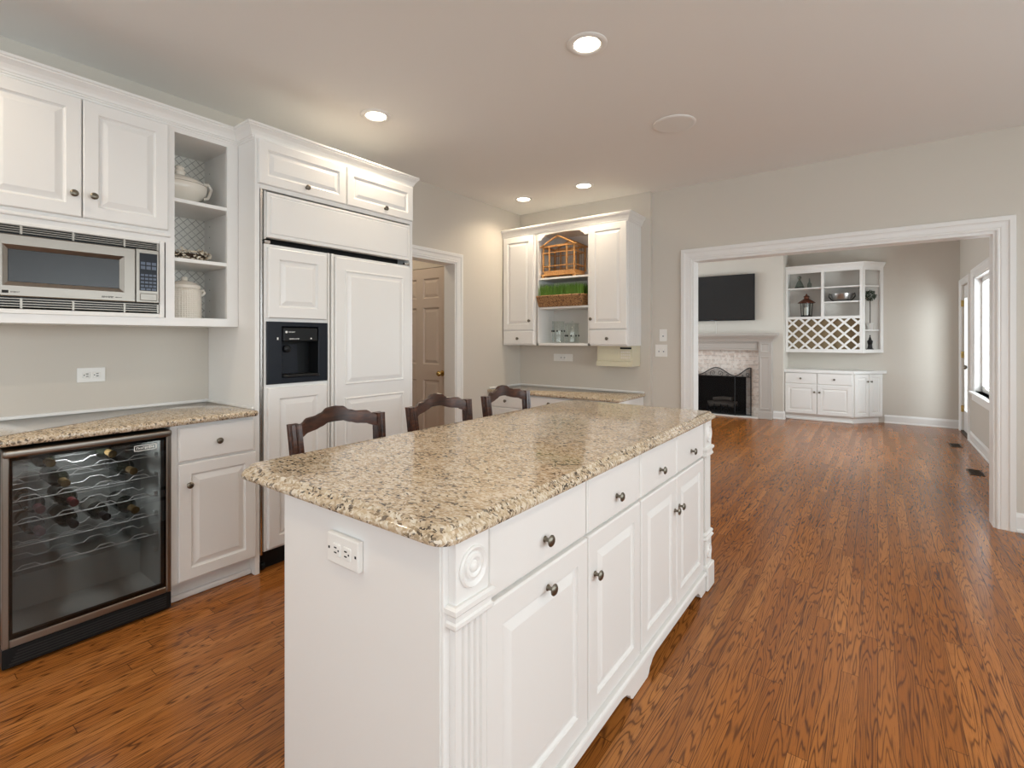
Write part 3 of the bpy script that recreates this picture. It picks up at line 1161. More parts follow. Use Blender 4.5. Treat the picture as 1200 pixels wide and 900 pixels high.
def wine_bottle(name, y, z, cap, label, lab=True):
    """bottle lying with its neck towards the room (+x)"""
    t_ = thing(name, label, 'wine bottle', (-3.115, y, z), 0, 'bottles in the wine fridge')
    obj('bottle_body', B().lathe(BOT[:9], (0, 0, 0), 'x', 20), 'bottle', t_, True)
    obj('foil_capsule', B().lathe([(0.0152, 0.225), (0.0150, 0.235), (0.0150, 0.282), (0.0165, 0.284), (0.0165, 0.299), (0.012, 0.3005), (0.001, 0.3005)], (0, 0, 0), 'x', 16), cap, t_, True)
    if lab:
        obj('paper_label', B().rings([[(x, 0.0375 * math.cos(a), 0.0375 * math.sin(a)) for a in [PI * (0.05 + 0.9 * k / 14) for k in range(15)]] for x in (0.05, 0.14)], close=False), 'label', t_, True)
    return t_


zs_ = {1: 0.748, 2: 0.652, 3: 0.56, 4: 0.466}
for (y, lev, cap, lab) in (
        (0.480, 4, 'capred', 'lying wine bottle with dark red foil, lowest shelf at the far left'),
        (0.588, 4, 'capblk', 'lying wine bottle with red and black foil, second from left on the lowest filled shelf'),
        (0.700, 4, 'capblk', 'lying dark wine bottle third from left on the lowest filled shelf'),
        (0.809, 4, 'capgold', 'lying wine bottle with golden brown foil at the right of the lowest filled shelf'),
        (0.560, 2, 'capgold', 'lying bottle with tan cork end on the second wire shelf, left half'),
        (0.802, 2, 'capgold', 'lying bottle with tan foil on the second wire shelf, right half'),
        (0.480, 3, 'capred', 'lying bottle with red foil on the third wire shelf, far left'),
        (0.588, 3, 'capred', 'lying bottle with red band on the third wire shelf, second from left'),
        (0.512, 1, 'capgold', 'lying bottle with gold end on the top wire shelf, left half'),
        (0.722, 1, 'capgold', 'lying bottle with gold end on the top wire shelf, right half')):
    wine_bottle('wine_bottle', y, zs_[lev] + 0.028, cap, lab, lev == 4)

# ------------------------------------------------------------------ left run: uppers
UF = -2.95
uc = thing('wall_cabinet', 'white two door wall cabinet holding the built-in microwave', 'cabinet', (UF, 0.24, 0), RZ)
UW = 0.765
b = B().box(0, 0.02, 0.0, 0.392, 1.372, 2.43).box(UW - 0.02, UW, 0, 0.392, 1.372, 2.43).box(0.02, UW - 0.02, 0, 0.392, 1.818, 1.86).box(0.02, UW - 0.02, 0, 0.392, 2.40, 2.43)
b.box(0.02, UW - 0.02, 0.38, 0.392, 1.40, 2.41).box(0.02, UW - 0.02, 0, 0.392, 1.372, 1.413)
obj('carcass', b, 'white', uc)
obj('face_frame', B().box(0, 0.024, -0.002, 0.018, 1.372, 2.43).box(UW - 0.030, UW, -0.002, 0.018, 1.372, 2.43).box(0.024, UW - 0.03, -0.002, 0.018, 1.372, 1.410).box(0.024, UW - 0.03, -0.002, 0.018, 1.80, 1.862)
    .box(0.0, UW - 0.01, -0.016, 0.0, 1.828, 1.846, 0.006, 2), 'white', uc)
DOOR(uc, 0.052, 0.398, 1.862, 2.405, -0.002, (0.367, 1.962))
DOOR(uc, 0.402, 0.742, 1.862, 2.405, -0.002, (0.438, 1.964))

# microwave
mw = thing('microwave', 'stainless steel built-in microwave with slotted vents above and below', 'microwave', (UF, 0.24, 0), RZ)
obj('oven_body', B().box(0.03, 0.695, 0.0, 0.36, 1.440, 1.79), 'black', mw)
b = B().box(0.004, 0.03, -0.008, 0.004, 1.412, 1.806, 0.002).box(0.706, 0.728, -0.008, 0.004, 1.412, 1.806, 0.002).box(0.03, 0.706, -0.008, 0.004, 1.412, 1.432, 0.002).box(0.03, 0.706, -0.008, 0.004, 1.790, 1.806, 0.002)
obj('trim_frame', b, 'plate', mw)
for z0, z1 in ((1.752, 1.790), (1.434, 1.478)):
    sl = B()
    nsl = 4
    st = (z1 - z0) / nsl
    for k in range(nsl):
        sl.box(0.03, 0.698, -0.010, 0.003, z0 + k * st + st * 0.55, z0 + (k + 1) * st, 0.001)
    for xx in (0.034, 0.20, 0.37, 0.56, 0.698):
        sl.box(xx - 0.004, xx + 0.004, -0.0105, 0.003, z0, z1)
    obj('vent_louver', sl, 'steel', mw)
DFR = -0.022
dxa, dxb, dza, dzb = 0.045, 0.602, 1.484, 1.747
wx0, wx1, wz0, wz1 = 0.160, 0.538, 1.548, 1.684
b = B()
st = [(0, 0.0), (0, DFR + 0.004), (0.004, DFR)]
rs = []
for ins, yy in st:
    rs.append([(dxa + ins, yy, dza + ins), (dxb - ins, yy, dza + ins), (dxb - ins, yy, dzb - ins), (dxa + ins, yy, dzb - ins)])
for g, yy in ((0.019, DFR), (0.0, DFR + 0.010)):
    rs.append([(wx0 - g, yy, wz0 - g), (wx1 + g, yy, wz0 - g), (wx1 + g, yy, wz1 + g), (wx0 - g, yy, wz1 + g)])
b.rings(rs)
md = obj('oven_door', b, 'steel', mw)
obj('door_window', B().box(wx0, wx1, DFR + 0.0085, DFR + 0.0095, wz0, wz1), 'screen', md)
lb = B().box(0.140, 0.160, DFR - 0.0012, DFR, 1.497, 1.509)
strokes(lb, 0.166, 0.195, 1.500, 1.506, DFR, 7, 11)
strokes(lb, 0.470, 0.515, 1.499, 1.507, DFR, 9, 12)
strokes(lb, 0.522, 0.548, 1.501, 1.505, DFR, 8, 13)
obj('lettering', lb, 'dark', md)
cp = obj('control_panel', B().box(0.604, 0.700, DFR, 0.0, 1.484, 1.750, 0.003), 'steel', mw)
obj('keypad', B().box(0.617, 0.691, DFR - 0.0015, DFR, 1.543, 1.730, 0.0005), 'navy', cp)
for r_ in range(4):
    for c_ in range(4):
        x = 0.622 + c_ * 0.0172
        obj('button', B().box(x, x + 0.013, DFR - 0.003, DFR - 0.001, 1.562 + r_ * 0.018, 1.572 + r_ * 0.018), 'greyplastic', cp)
for c_ in range(3):
    obj('button', B().box(0.622 + c_ * 0.023, 0.640 + c_ * 0.023, DFR - 0.003, DFR - 0.001, 1.546, 1.556), 'greyplastic', cp)
    obj('button', B().box(0.622 + c_ * 0.023, 0.640 + c_ * 0.023, DFR - 0.003, DFR - 0.001, 1.650, 1.666), 'greyplastic', cp)
    obj('button', B().box(0.622 + c_ * 0.023, 0.640 + c_ * 0.023, DFR - 0.003, DFR - 0.001, 1.672, 1.686), 'greyplastic', cp)
obj('open_button', B().box(0.619, 0.690, DFR - 0.004, DFR, 1.494, 1.530, 0.003), 'steel', cp)

# open shelf unit
so = thing('open_shelf_cabinet', 'white open shelf cabinet between the microwave cabinet and the refrigerator panel', 'cabinet', (UF, 1.005, 0), RZ)
SW = 0.33
obj('carcass', B().box(0, 0.008, 0.0, 0.392, 1.372, 2.43).box(0.300, SW - 0.002, 0.0, 0.392, 1.372, 2.43).box(0.008, 0.30, 0.0, 0.39, 1.372, 1.414).box(0.008, 0.30, 0.0, 0.39, 2.388, 2.43), 'white', so)
obj('face_frame', B().box(0.0, 0.010, -0.002, 0.018, 1.372, 2.43).box(0.270, SW - 0.002, -0.002, 0.018, 1.372, 2.43).box(0.01, 0.27, -0.002, 0.018, 1.372, 1.416).box(0.01, 0.27, -0.002, 0.018, 2.386, 2.43), 'white', so)
obj('patterned_back', B().box(0.008, 0.300, 0.374, 0.38, 1.414, 2.388), 'lattice', so)
obj('shelf', B().box(0.009, 0.299, 0.004, 0.374, 1.712, 1.732, 0.002), 'white', so)
obj('shelf', B().box(0.009, 0.299, 0.004, 0.374, 2.025, 2.045, 0.002), 'white', so)
pb = B()
for k in range(14):
    for y in (0.05, 0.30):
        pb.lathe([(0.003, 0), (0.003, 0.0006)], (0.2998, y, 1.47 + k * 0.064), '-x', 6)
obj('shelf_pin_holes', pb, 'dark', so)

CR = [(0, 2.41), (0.008, 2.41), (0.009, 2.418), (0.013, 2.421), (0.013, 2.428), (0.017, 2.431), (0.020, 2.440), (0.028, 2.456), (0.038, 2.468), (0.044, 2.474), (0.044, 2.480), (0.049, 2.484), (0.049, 2.495), (0, 2.495)]
cm = obj('crown_molding', B().sweep(CR, [(LW + 0.002, 0.24), (-2.952, 0.24), (-2.952, 1.338), (-2.778, 1.338), (-2.778, 2.478), (LW + 0.002, 2.478)]), 'white')
tag(cm, 'white crown molding running over the microwave cabinets and stepping out over the refrigerator', 'molding')

# items on the open shelf -------------------------------------------------
tu = thing('soup_tureen', 'cream ceramic soup tureen with lid on the upper open shelf', 'tureen', (-3.12, 1.10, 2.0455))
obj('bowl', B().lathe([(0.001, 0.0), (0.055, 0.0), (0.058, 0.008), (0.050, 0.016), (0.075, 0.035), (0.105, 0.075), (0.112, 0.10), (0.110, 0.118), (0.100, 0.122), (0.001, 0.122)], sx=0.95, sy=1.2, n=28), 'cream', tu, True)
obj('lid', B().lathe([(0.113, 0.120), (0.108, 0.130), (0.080, 0.150), (0.045, 0.163), (0.022, 0.168), (0.020, 0.178), (0.026, 0.190), (0.016, 0.200), (0.020, 0.212), (0.012, 0.222), (0.001, 0.225)], sx=0.95, sy=1.2, n=28), 'cream', tu, True)
for s in (-1, 1):
    obj('handle', B().tube([(0, s * 0.118, 0.062), (0, s * 0.142, 0.070), (0, s * 0.152, 0.095), (0, s * 0.160, 0.125), (0, s * 0.145, 0.150), (0, s * 0.118, 0.145)], 0.009, 8), 'cream', tu, True)

wr = B()
rr = random.Random(5)
for k in range(460):
    a = rr.uniform(0, 2 * PI)
    q = rr.uniform(0, 2 * PI)
    rad = 0.034 * math.sqrt(rr.random())
    p = Vector(((0.092 + rad * math.cos(q)) * math.cos(a), (0.105 + rad * math.cos(q)) * math.sin(a), 0.033 + rad * math.sin(q)))
    d = Vector((rr.uniform(-1, 1), rr.uniform(-1, 1), rr.uniform(-0.6, 0.9))).normalized() * rr.uniform(0.008, 0.013)
    u_ = d.orthogonal().normalized() * 0.0055
    v_ = d.cross(u_).normalized() * 0.0055
    vs = [wr.bm.verts.new((x.x, x.y, max(0.0, x.z))) for x in (p - d, p + u_, p + v_, p - u_, p - v_, p + d)]
    for i in range(4):
        wr.face((vs[0], vs[1 + (i + 1) % 4], vs[1 + i]))
        wr.face((vs[5], vs[1 + i], vs[1 + (i + 1) % 4]))
wrt = thing('dried_wreath', 'small dried wreath of tan and dark leaves lying on the middle open shelf', 'wreath', (-3.12, 1.115, 1.7325))
wm = mat('dried_leaves', (0.3, 0.22, 0.14), 0.7)
t = NT(wm)
gi = t.n('ShaderNodeNewGeometry')
t.l(t.ramp(gi.outputs['Random Per Island'], [(0.0, (0.06, 0.04, 0.025)), (0.2, (0.30, 0.22, 0.14)), (0.4, (0.65, 0.55, 0.42)), (1.0, (0.85, 0.80, 0.70))]), t.b.inputs['Base Color'])
obj('leaves', wr, wm, wrt)
obj('ring', B().tube([(0.09 * math.cos(a), 0.105 * math.sin(a), 0.030) for a in [2 * PI * k / 24 for k in range(24)]], 0.012, 8, True), 'vent', wrt, True)

cn = thing('ceramic_canister', 'tall cream embossed ceramic canister with lid on the bottom open shelf', 'canister', (-3.10, 1.115, 1.4165))
obj('jar', B().lathe([(0.001, 0), (0.078, 0), (0.082, 0.006), (0.082, 0.150), (0.078, 0.160), (0.072, 0.166), (0.001, 0.166)], n=32), 'dots', cn, True)
obj('lid', B().lathe([(0.076, 0.166), (0.079, 0.172), (0.077, 0.184), (0.060, 0.198), (0.030, 0.208), (0.014, 0.212), (0.018, 0.222), (0.012, 0.232), (0.001, 0.235)], n=32), 'cream', cn, True)
for s in (-1, 1):
    obj('ear_handle', B().tube([(0.0, s * 0.078, 0.158), (0.0, s * 0.094, 0.163), (0.0, s * 0.102, 0.150), (0.0, s * 0.092, 0.138), (0.0, s * 0.079, 0.135)], 0.008, 8), 'cream', cn, True)

# ------------------------------------------------------------------ refrigerator surround and refrigerator
fs = thing('refrigerator_surround', 'tall white cabinet surround with two small doors above the refrigerator', 'cabinet', (-2.757, 1.335, 0), RZ)
FD = 0.585
obj('side_panel', B().box(0.0, 0.026, -0.001, FD, 0.0, 2.43, 0.001), 'white', fs)
obj('side_panel', B().box(1.120, 1.145, -0.001, FD, 0.0, 2.43, 0.001), 'white', fs)
obj('top_box', B().box(0.026, 1.12, 0.0, FD, 2.142, 2.43), 'white', fs)
obj('bottom_rail', B().box(0.026, 1.120, -0.004, 0.0, 2.142, 2.168), 'white', fs)
ST = [(0, -0.001), (0, -0.016), (0.003, -0.0195), (0.005, -0.021), (0.050, -0.021), (0.053, -0.017), (0.060, -0.013), (0.064, -0.013), (0.085, -0.0195), (0.087, -0.0195)]
for x0, x1, kx in ((0.012, 0.570, 0.294), (0.576, 1.135, 0.877)):
    d = obj('door', B().panel(x0, x1, 2.166, 2.412, 0, 0.02, steps=ST), 'white', fs)
    KNOB(d, kx, 2.204, -0.021)
obj('trim_strip', B().box(0.028, 0.038, -0.006, 0.02, 0.10, 2.14), 'chrome', fs)

rf = thing('refrigerator', 'white panelled built-in side by side refrigerator with black ice dispenser', 'refrigerator', (-2.757, 1.335, 0), RZ)
obj('cabinet_body', B().box(0.040, 1.116, 0.130, FD, 0.085, 2.136), 'dark', rf)
obj('kick_plate', B().box(0.036, 1.116, 0.045, 0.30, 0.0, 0.098), 'black', rf)
for x in (0.045, 0.40):
    obj('caster', B().lathe([(0.001, 0), (0.022, 0), (0.022, 0.02), (0.001, 0.02)], (x, 0.035, 0.024), 'x', 12), 'black', rf, True)
obj('grille_panel', B().panel(0.060, 1.106, 1.874, 2.128, 0.028, 0.046, steps=[(0, 0.028), (0, -0.012), (0.004, -0.016), (0.014, -0.016), (0.017, -0.013), (0.022, -0.013), (0.026, -0.018), (0.03, -0.018)]), 'white', rf)
for x in (0.050, 1.107):
    obj('grille_frame', B().box(x, x + 0.0075, -0.006, 0.028, 1.864, 2.134), 'plate', rf)
# freezer door: flat frame with two raised panels and the dispenser
DX0, DX1 = 0.050, 0.452
nx0, nx1, nz0, nz1 = 0.150, 0.378, 1.082, 1.374
b = holes_wall(B(), DX0, DX1, 0.112, 1.838, 0.0, 0.030, [(nx0 - 0.004, nx1 + 0.004, nz0 - 0.004, nz1 + 0.004)], 'x')
fd = obj('freezer_door', b, 'white', rf)
obj('door_panel', B().panel(0.066, 0.430, 1.422, 1.818, 0.0, 0.022, 0.062), 'white', fd)
obj('door_panel', B().panel(0.066, 0.430, 0.125, 1.026, 0.0, 0.022, 0.062), 'white', fd)
obj('trim_strip', B().box(0.443, 0.456, -0.012, 0.024, 0.112, 1.838, 0.003), 'plate', fd)
obj('hinge', B().box(0.052, 0.085, -0.008, 0.02, 1.842, 1.858, 0.003), 'chrome', fd)
px0, px1, pz0, pz1 = 0.062, 0.441, 1.046, 1.402
rs = [[(px0 + i, yy, pz0 + i), (px1 - i, yy, pz0 + i), (px1 - i, yy, pz1 - i), (px0 + i, yy, pz1 - i)] for i, yy in ((0, -0.0005), (0, -0.010), (0.003, -0.013))]
rs += [[(nx0 + g, yy, nz0 + g), (nx1 - g, yy, nz0 + g), (nx1 - g, yy, nz1 - g), (nx0 + g, yy, nz1 - g)] for g, yy in ((-0.004, -0.013), (0, -0.009))]
di = obj('ice_dispenser', B().rings(rs, caps=False), 'navy', rf)
obj('niche', B().box(nx0 - 0.003, nx0, -0.009, 0.10, nz0, nz1).box(nx1, nx1 + 0.003, -0.009, 0.10, nz0, nz1).box(nx0 - 0.003, nx1 + 0.003, -0.009, 0.10, nz1, nz1 + 0.003)
    .box(nx0 - 0.003, nx1 + 0.003, -0.009, 0.10, nz0 - 0.003, nz0).box(nx0, nx1, 0.097, 0.10, nz0, nz1), 'black', di)
obj('control_head', B().box(nx0 + 0.001, nx1 - 0.014, -0.024, 0.095, 1.288, 1.368, 0.006, 2), 'black', di)
obj('paddle', B().prism([(0.162, 1.10), (0.270, 1.10), (0.262, 1.27), (0.170, 1.27)], 0.030, 0.040, 'xz'), 'navy', di)
obj('spout', B().lathe([(0.022, 0), (0.022, 0.018), (0.014, 0.024), (0.001, 0.024)], (0.195, 0.030, 1.246), '-y', 16), 'black', di, True)
obj('drip_tray', B().box(nx0 + 0.001, nx1 - 0.001, -0.030, 0.095, 1.0825, 1.096, 0.004), 'black', di)
lb = B().lathe([(0.007, 0), (0.007, 0.001)], (0.168, -0.024, 1.343), '-y', 14)
strokes(lb, 0.182, 0.222, 1.340, 1.346, -0.024, 8, 4)
strokes(lb, 0.186, 0.248, 1.300, 1.307, -0.024, 11, 5)
lb.lathe([(0.005, 0), (0.005, 0.001)], (0.322, -0.024, 1.306), '-y', 10)
lb.box(0.118, 0.126, -0.0145, -0.013, 1.298, 1.312)
obj('markings', lb, 'plate', di)
# fridge door
RX0, RX1 = 0.468, 1.116
b = B().box(RX0, RX1, 0.0, 0.030, 0.112, 1.838, 0.002)
rd = obj('refrigerator_door', b, 'white', rf)
obj('door_panel', B().panel(0.492, 1.110, 0.125, 1.822, 0.0, 0.018, steps=[(0, 0.0), (0, -0.012), (0.006, -0.018), (0.01, -0.018)]), 'white', rd)
fld = lambda z0, z1: B().panel(0.560, 1.045, z0, z1, -0.012, 0.006, steps=[(0, -0.0120), (0, -0.0215), (0.003, -0.0240), (0.008, -0.0240), (0.013, -0.0186), (0.018, -0.0186), (0.042, -0.0250), (0.044, -0.0250)])
obj('raised_field', fld(1.01, 1.745), 'white', rd)
obj('raised_field', fld(0.22, 0.925), 'white', rd)
obj('trim_strip', B().box(0.466, 0.484, -0.014, 0.024, 0.112, 1.838, 0.003), 'plate', rd)
obj('hinge', B().box(1.070, 1.112, -0.008, 0.02, 1.842, 1.858, 0.003), 'chrome', rd)

# ------------------------------------------------------------------ back corner: desk and wall cabinet
dk = thing('built_in_desk', 'low white built-in desk with drawers in the back corner', 'desk', (LW, 4.09, 0))
# local: x from left wall, y depth, front y=0
DWd = 1.495
obj('carcass', B().box(0.004, 0.475, 0.0, 0.573, 0.09, 0.733).box(1.05, DWd, 0.0, 0.573, 0.09, 0.733).box(0.475, 1.05, 0.02, 0.57, 0.60, 0.733), 'white', dk)
obj('toe_kick', B().box(0.004, 0.475, 0.06, 0.573, 0.0, 0.09).box(1.05, DWd, 0.06, 0.573, 0.0, 0.09), 'white', dk)
for z0, z1 in ((0.592, 0.725), (0.40, 0.582), (0.11, 0.39)):
    DRAWER(dk, 0.02, 0.462, z0, z1, 0.0)
    DRAWER(dk, 1.064, DWd - 0.014, z0, z1, 0.0)
DRAWER(dk, 0.490, 1.038, 0.61, 0.725, 0.02)
dt = thing('desk_countertop', 'speckled granite top of the low desk in the back corner', 'countertop')
obj('slab', B().slab(round_rect(LW + 0.003, -1.83, 4.06, 4.664, (0.004, 0.012, 0.004, 0.004)), [(i, z - 0.149) for i, z in SL]), 'granite', dt, True)
obj('caulk_strip', B().box(LW, -1.84, 4.653, 4.667, 0.7655, 0.785, 0.003).box(LW, LW + 0.012, 4.09, 4.66, 0.7655, 0.785, 0.003), 'trim', dt)

ub = thing('desk_wall_cabinet', 'white wall cabinet with open middle shelves above the corner desk', 'cabinet', (LW, 4.34, 0))
UBW = 1.470
UD = 0.326
X1, X2, X3, X4 = 0.455, 0.470, 1.055, 1.072
b = B().box(0.003, 0.02, 0, UD, 1.235, 2.42).box(UBW - 0.018, UBW, 0, UD, 1.235, 2.42).box(X1 - 0.01, X2, 0, UD, 1.235, 2.42).box(X3, X4 + 0.01, 0, UD, 1.235, 2.42)
b.box(0.02, UBW - 0.018, 0, UD, 1.235, 1.26).box(0.02, UBW - 0.018, 0, UD, 2.40, 2.42).box(0.02, X1, 0.0, 0.012, 1.26, 2.40).box(X4, UBW - 0.018, 0.0, 0.012, 1.26, 2.40)
obj('carcass', b, 'white', ub)
obj('back_panel', B().box(0.02, UBW - 0.018, UD - 0.012, UD, 1.26, 2.40), 'bead', ub)
obj('shelf', B().box(X2, X3, 0.006, UD - 0.012, 1.920, 1.940, 0.002), 'white', ub)
obj('shelf', B().box(X2, X3, 0.006, UD - 0.012, 1.615, 1.635, 0.002), 'white', ub)
vp = [(X2 - 0.006, 2.42), (X2 - 0.006, 2.335), (X2 + 0.035, 2.335), (X2 + 0.045, 2.352), (X2 + 0.075, 2.372), (X2 + 0.085, 2.385), (X2 + 0.16, 2.392)]
mid = (X2 + X3) / 2
vp2 = [(2 * mid - x, z) for x, z in reversed(vp)]
obj('valance', B().prism(vp + [(mid - 0.05, 2.396), (mid + 0.05, 2.396)] + vp2, -0.004, 0.016, 'xz'), 'white', ub)
DOOR(ub, 0.018, 0.418, 1.398, 2.405, 0.0, (0.372, 1.495), stile=0.06)
DOOR(ub, 1.078, 1.466, 1.398, 2.405, 0.0, (1.100, 1.496), stile=0.06)
DRAWER(ub, 0.018, 0.418, 1.246, 1.386, 0.0, kz=1.306)
DRAWER(ub, 1.078, 1.466, 1.246, 1.386, 0.0, kz=1.306)
obj('crown', B().sweep(CR, [(0.003, 0.0), (UBW, 0.0), (UBW, UD)]), 'white', ub)
sb = B()
for k in range(6):
    sb.box(UBW, UBW + 0.0025, 0.03 + k * 0.05, 0.055 + k * 0.05, 1.245, 2.405, 0.001)
obj('side_beading', sb, 'white', ub)

# birdcage
bcg = thing('birdcage', 'honey coloured wooden birdcage with gable roof on the top desk shelf', 'birdcage', (-2.655, 4.50, 1.9405))
cw, cd_ = 0.185, 0.115
b = B().box(-cw - 0.02, cw + 0.02, -cd_ - 0.015, cd_ + 0.015, 0.022, 0.038, 0.003).box(-cw, cw, -cd_, cd_, 0.038, 0.075, 0.003)
for sx in (-1, 1):
    for sy in (-1, 1):
        b.box(sx * cw - 0.012, sx * cw + 0.012, sy * cd_ - 0.012, sy * cd_ + 0.012, 0.0, 0.024)
obj('base_tray', b, 'honey', bcg)
b = B()
for x in (-cw, -cw + 0.075, cw - 0.085, cw):
    for y in (-cd_, cd_):
        b.box(x - 0.007, x + 0.007, y - 0.007, y + 0.007, 0.07, 0.335)
for z in (0.125, 0.265, 0.33):
    hh = 0.005 if z < 0.3 else 0.010
    for y in (-cd_, cd_):
        b.box(-cw - 0.012, cw + 0.012, y - hh, y + hh, z - hh, z + hh)
    for x in (-cw, cw):
        b.box(x - hh, x + hh, -cd_ - 0.012, cd_ + 0.012, z - hh, z + hh)
obj('frame_bars', b, 'honey', bcg)
b = B()
for y in (-cd_ - 0.02, cd_ + 0.02):
    for s in (-1, 1):
        b.tube([(s * (cw + 0.028), y, 0.325), (0, y, 0.430)], 0.009, 6)
for s in (-1, 1):
    b.tube([(s * (cw + 0.015), -cd_ - 0.02, 0.333), (s * (cw + 0.015), cd_ + 0.02, 0.333)], 0.007, 6)
b.tube([(0, -cd_ - 0.02, 0.428), (0, cd_ + 0.02, 0.428)], 0.008, 6)
obj('roof_frame', b, 'honey', bcg)
b = B()
for k in range(13):
    x = -cw + 0.015 + k * (2 * cw - 0.03) / 12
    for y in (-cd_, cd_):
        b.tube([(x, y, 0.07), (x, y, 0.33)], 0.0012, 4)
for k in range(8):
    y = -cd_ + 0.015 + k * (2 * cd_ - 0.03) / 7
    for x in (-cw, cw):
        b.tube([(x, y, 0.07), (x, y, 0.33)], 0.0012, 4)
obj('wire_bars', b, 'iron', bcg)

# basket of grass
gb = thing('grass_basket', 'rectangular wicker basket planted with upright green grass on the middle desk shelf', 'basket', (-2.612, 4.46, 1.6355))
b = B().slab(round_rect(-0.285, 0.275, -0.155, 0.14, (0.04,) * 4, 5), [(0.02, 0.108), (0.0, 0.118), (-0.006, 0.108), (0.0, 0.098), (0.022, 0.01), (0.03, 0.0)])
obj('wicker_basket', b, 'wicker', gb, True)
gr = B()
rr = random.Random(9)
for k in range(1300):
    x, y = rr.uniform(-0.262, 0.252), rr.uniform(-0.13, 0.115)
    h = rr.uniform(0.10, 0.150)
    a = rr.uniform(0, PI)
    dx, dy = math.cos(a) * 0.0022, math.sin(a) * 0.0022
    lx, ly = rr.uniform(-0.012, 0.012), rr.uniform(-0.012, 0.012)
    v = [gr.bm.verts.new(p) for p in ((x - dx, y - dy, 0.100), (x + dx, y + dy, 0.100), (x + dx + lx * 0.5, y + dy + ly * 0.5, 0.108 + h * 0.6), (x - dx + lx * 0.5, y - dy + ly * 0.5, 0.108 + h * 0.6), (x + lx, y + ly, 0.108 + h))]
    gr.face((v[0], v[1], v[2], v[3]))
    gr.face((v[3], v[2], v[4]))
g_ = obj('grass', gr, 'grass', gb)
g_['kind'] = 'stuff'


def jar(name, label, x, y, r, h, bands, lid):
    j = thing(name, label, 'jar', (x, y, 1.2605), 0)
    obj('glass_body', B().lathe([(0.001, 0.0), (r - 0.004, 0), (r, 0.006), (r, h - 0.004), (r - 0.003, h), (r - 0.005, h - 0.004), (r - 0.004, 0.012), (0.001, 0.010)], n=24), 'jarglass', j, True)
    b = B()
    for z in bands:
        for k in range(6):
            a = PI * (0.9 + k * 0.24)
            b.lathe([(0.001, -0.012), (0.008, 0), (0.001, 0.012)], ((r + 0.0005) * math.cos(a), (r + 0.0005) * math.sin(a), z), 'z', 6, 1.2, 0.3)
    obj('dark_motif_band', b, 'iron', j)
    obj('rim', B().tube([(r * math.cos(a), r * math.sin(a), h) for a in [2 * PI * k / 24 for k in range(24)]], 0.003, 6, True), 'jarglass', j, True)
    if lid:
        obj('lid', B().lathe([(r + 0.004, h + 0.003), (r + 0.010, h + 0.008), (r * 0.8, h + 0.016), (0.014, h + 0.020), (0.016, h + 0.03), (0.001, h + 0.036)], n=24), 'jarglass', j, True)
    return j


jar('glass_jar', 'short clear glass jar with a dark printed band below the grass basket', -2.728, 4.50, 0.066, 0.225, (0.125,), False)
jar('glass_jar', 'tall clear glass jar with lid, right of the short jar below the grass basket', -2.560, 4.50, 0.070, 0.195, (0.075,), True)

# intercom under the wall cabinet, outlets, switches
ic = thing('under_cabinet_radio', 'aged beige plastic radio box hanging under the desk wall cabinet', 'radio', (-2.07, 4.56, 1.035))
obj('housing', B().prism([(-0.105, 0.0), (-0.105, 0.045), (-0.085, 0.055), (-0.085, 0.2), (0.105, 0.2), (0.105, 0.0)], -0.185, 0.185, 'yz'), 'beige', ic)
obj('speaker_grille', B().box(-0.17, 0.045, -0.0885, -0.085, 0.062, 0.165, 0.001), 'beige', ic)
for r_ in range(3):
    for c_ in range(5):
        obj('button', B().box(0.066 + c_ * 0.020, 0.081 + c_ * 0.020, -0.090, -0.085, 0.075 + r_ * 0.027, 0.093 + r_ * 0.027, 0.001), 'cream', ic)
obj('dial_window', B().box(0.06, 0.175, -0.092, -0.085, 0.168, 0.185, 0.002), 'black', ic)
obj('dial', B().lathe([(0.012, 0), (0.012, 0.008), (0.001, 0.009)], (0.14, -0.105, 0.025), '-y', 14), 'beige', ic, True)


def wall_plate(name, label, cat, loc, rz, wd, ht, kind, horiz=True):
    o = thing(name, label, cat, loc, rz)
    obj('cover_plate', B().box(-wd / 2, wd / 2, -0.006, 0, -ht / 2, ht / 2, 0.0025, 2), 'plate', o)
    db = B()
    if kind == 'duplex':
        for s in (-1, 1):
            cx, cz = (s * 0.021, 0) if horiz else (0, s * 0.021)
            rc = obj('receptacle', B().box(cx - 0.016, cx + 0.016, -0.0085, -0.004, cz - 0.016, cz + 0.016, 0.004, 2), 'plate', o)
            sl = B()
            for q in (-1, 1):
                if horiz:
                    sl.box(cx - 0.002, cx + 0.008, -0.0095, -0.008, q * 0.006 - 0.002, q * 0.006 + 0.002)
                else:
                    sl.box(q * 0.006 - 0.002, q * 0.006 + 0.002, -0.0095, -0.008, cz - 0.002, cz + 0.008)
            sl.lathe([(0.003, 0), (0.003, 0.001)], (cx - 0.009, -0.0084, 0) if horiz else (0, -0.0084, cz - 0.009), '-y', 8)
            obj('socket_slots', sl, 'dark', rc)
    else:
        n_ = kind
        for k in range(n_):
            cx = (k - (n_ - 1) / 2) * 0.046
            obj('toggle', B().box(cx - 0.005, cx + 0.005, -0.016, -0.005, -0.004, 0.014, 0.002), 'plate', o)
            db.box(cx - 0.006, cx + 0.006, -0.0065, -0.006, -0.013, 0.013)
        obj('toggle_slot', db, 'greyplastic', o)
    return o


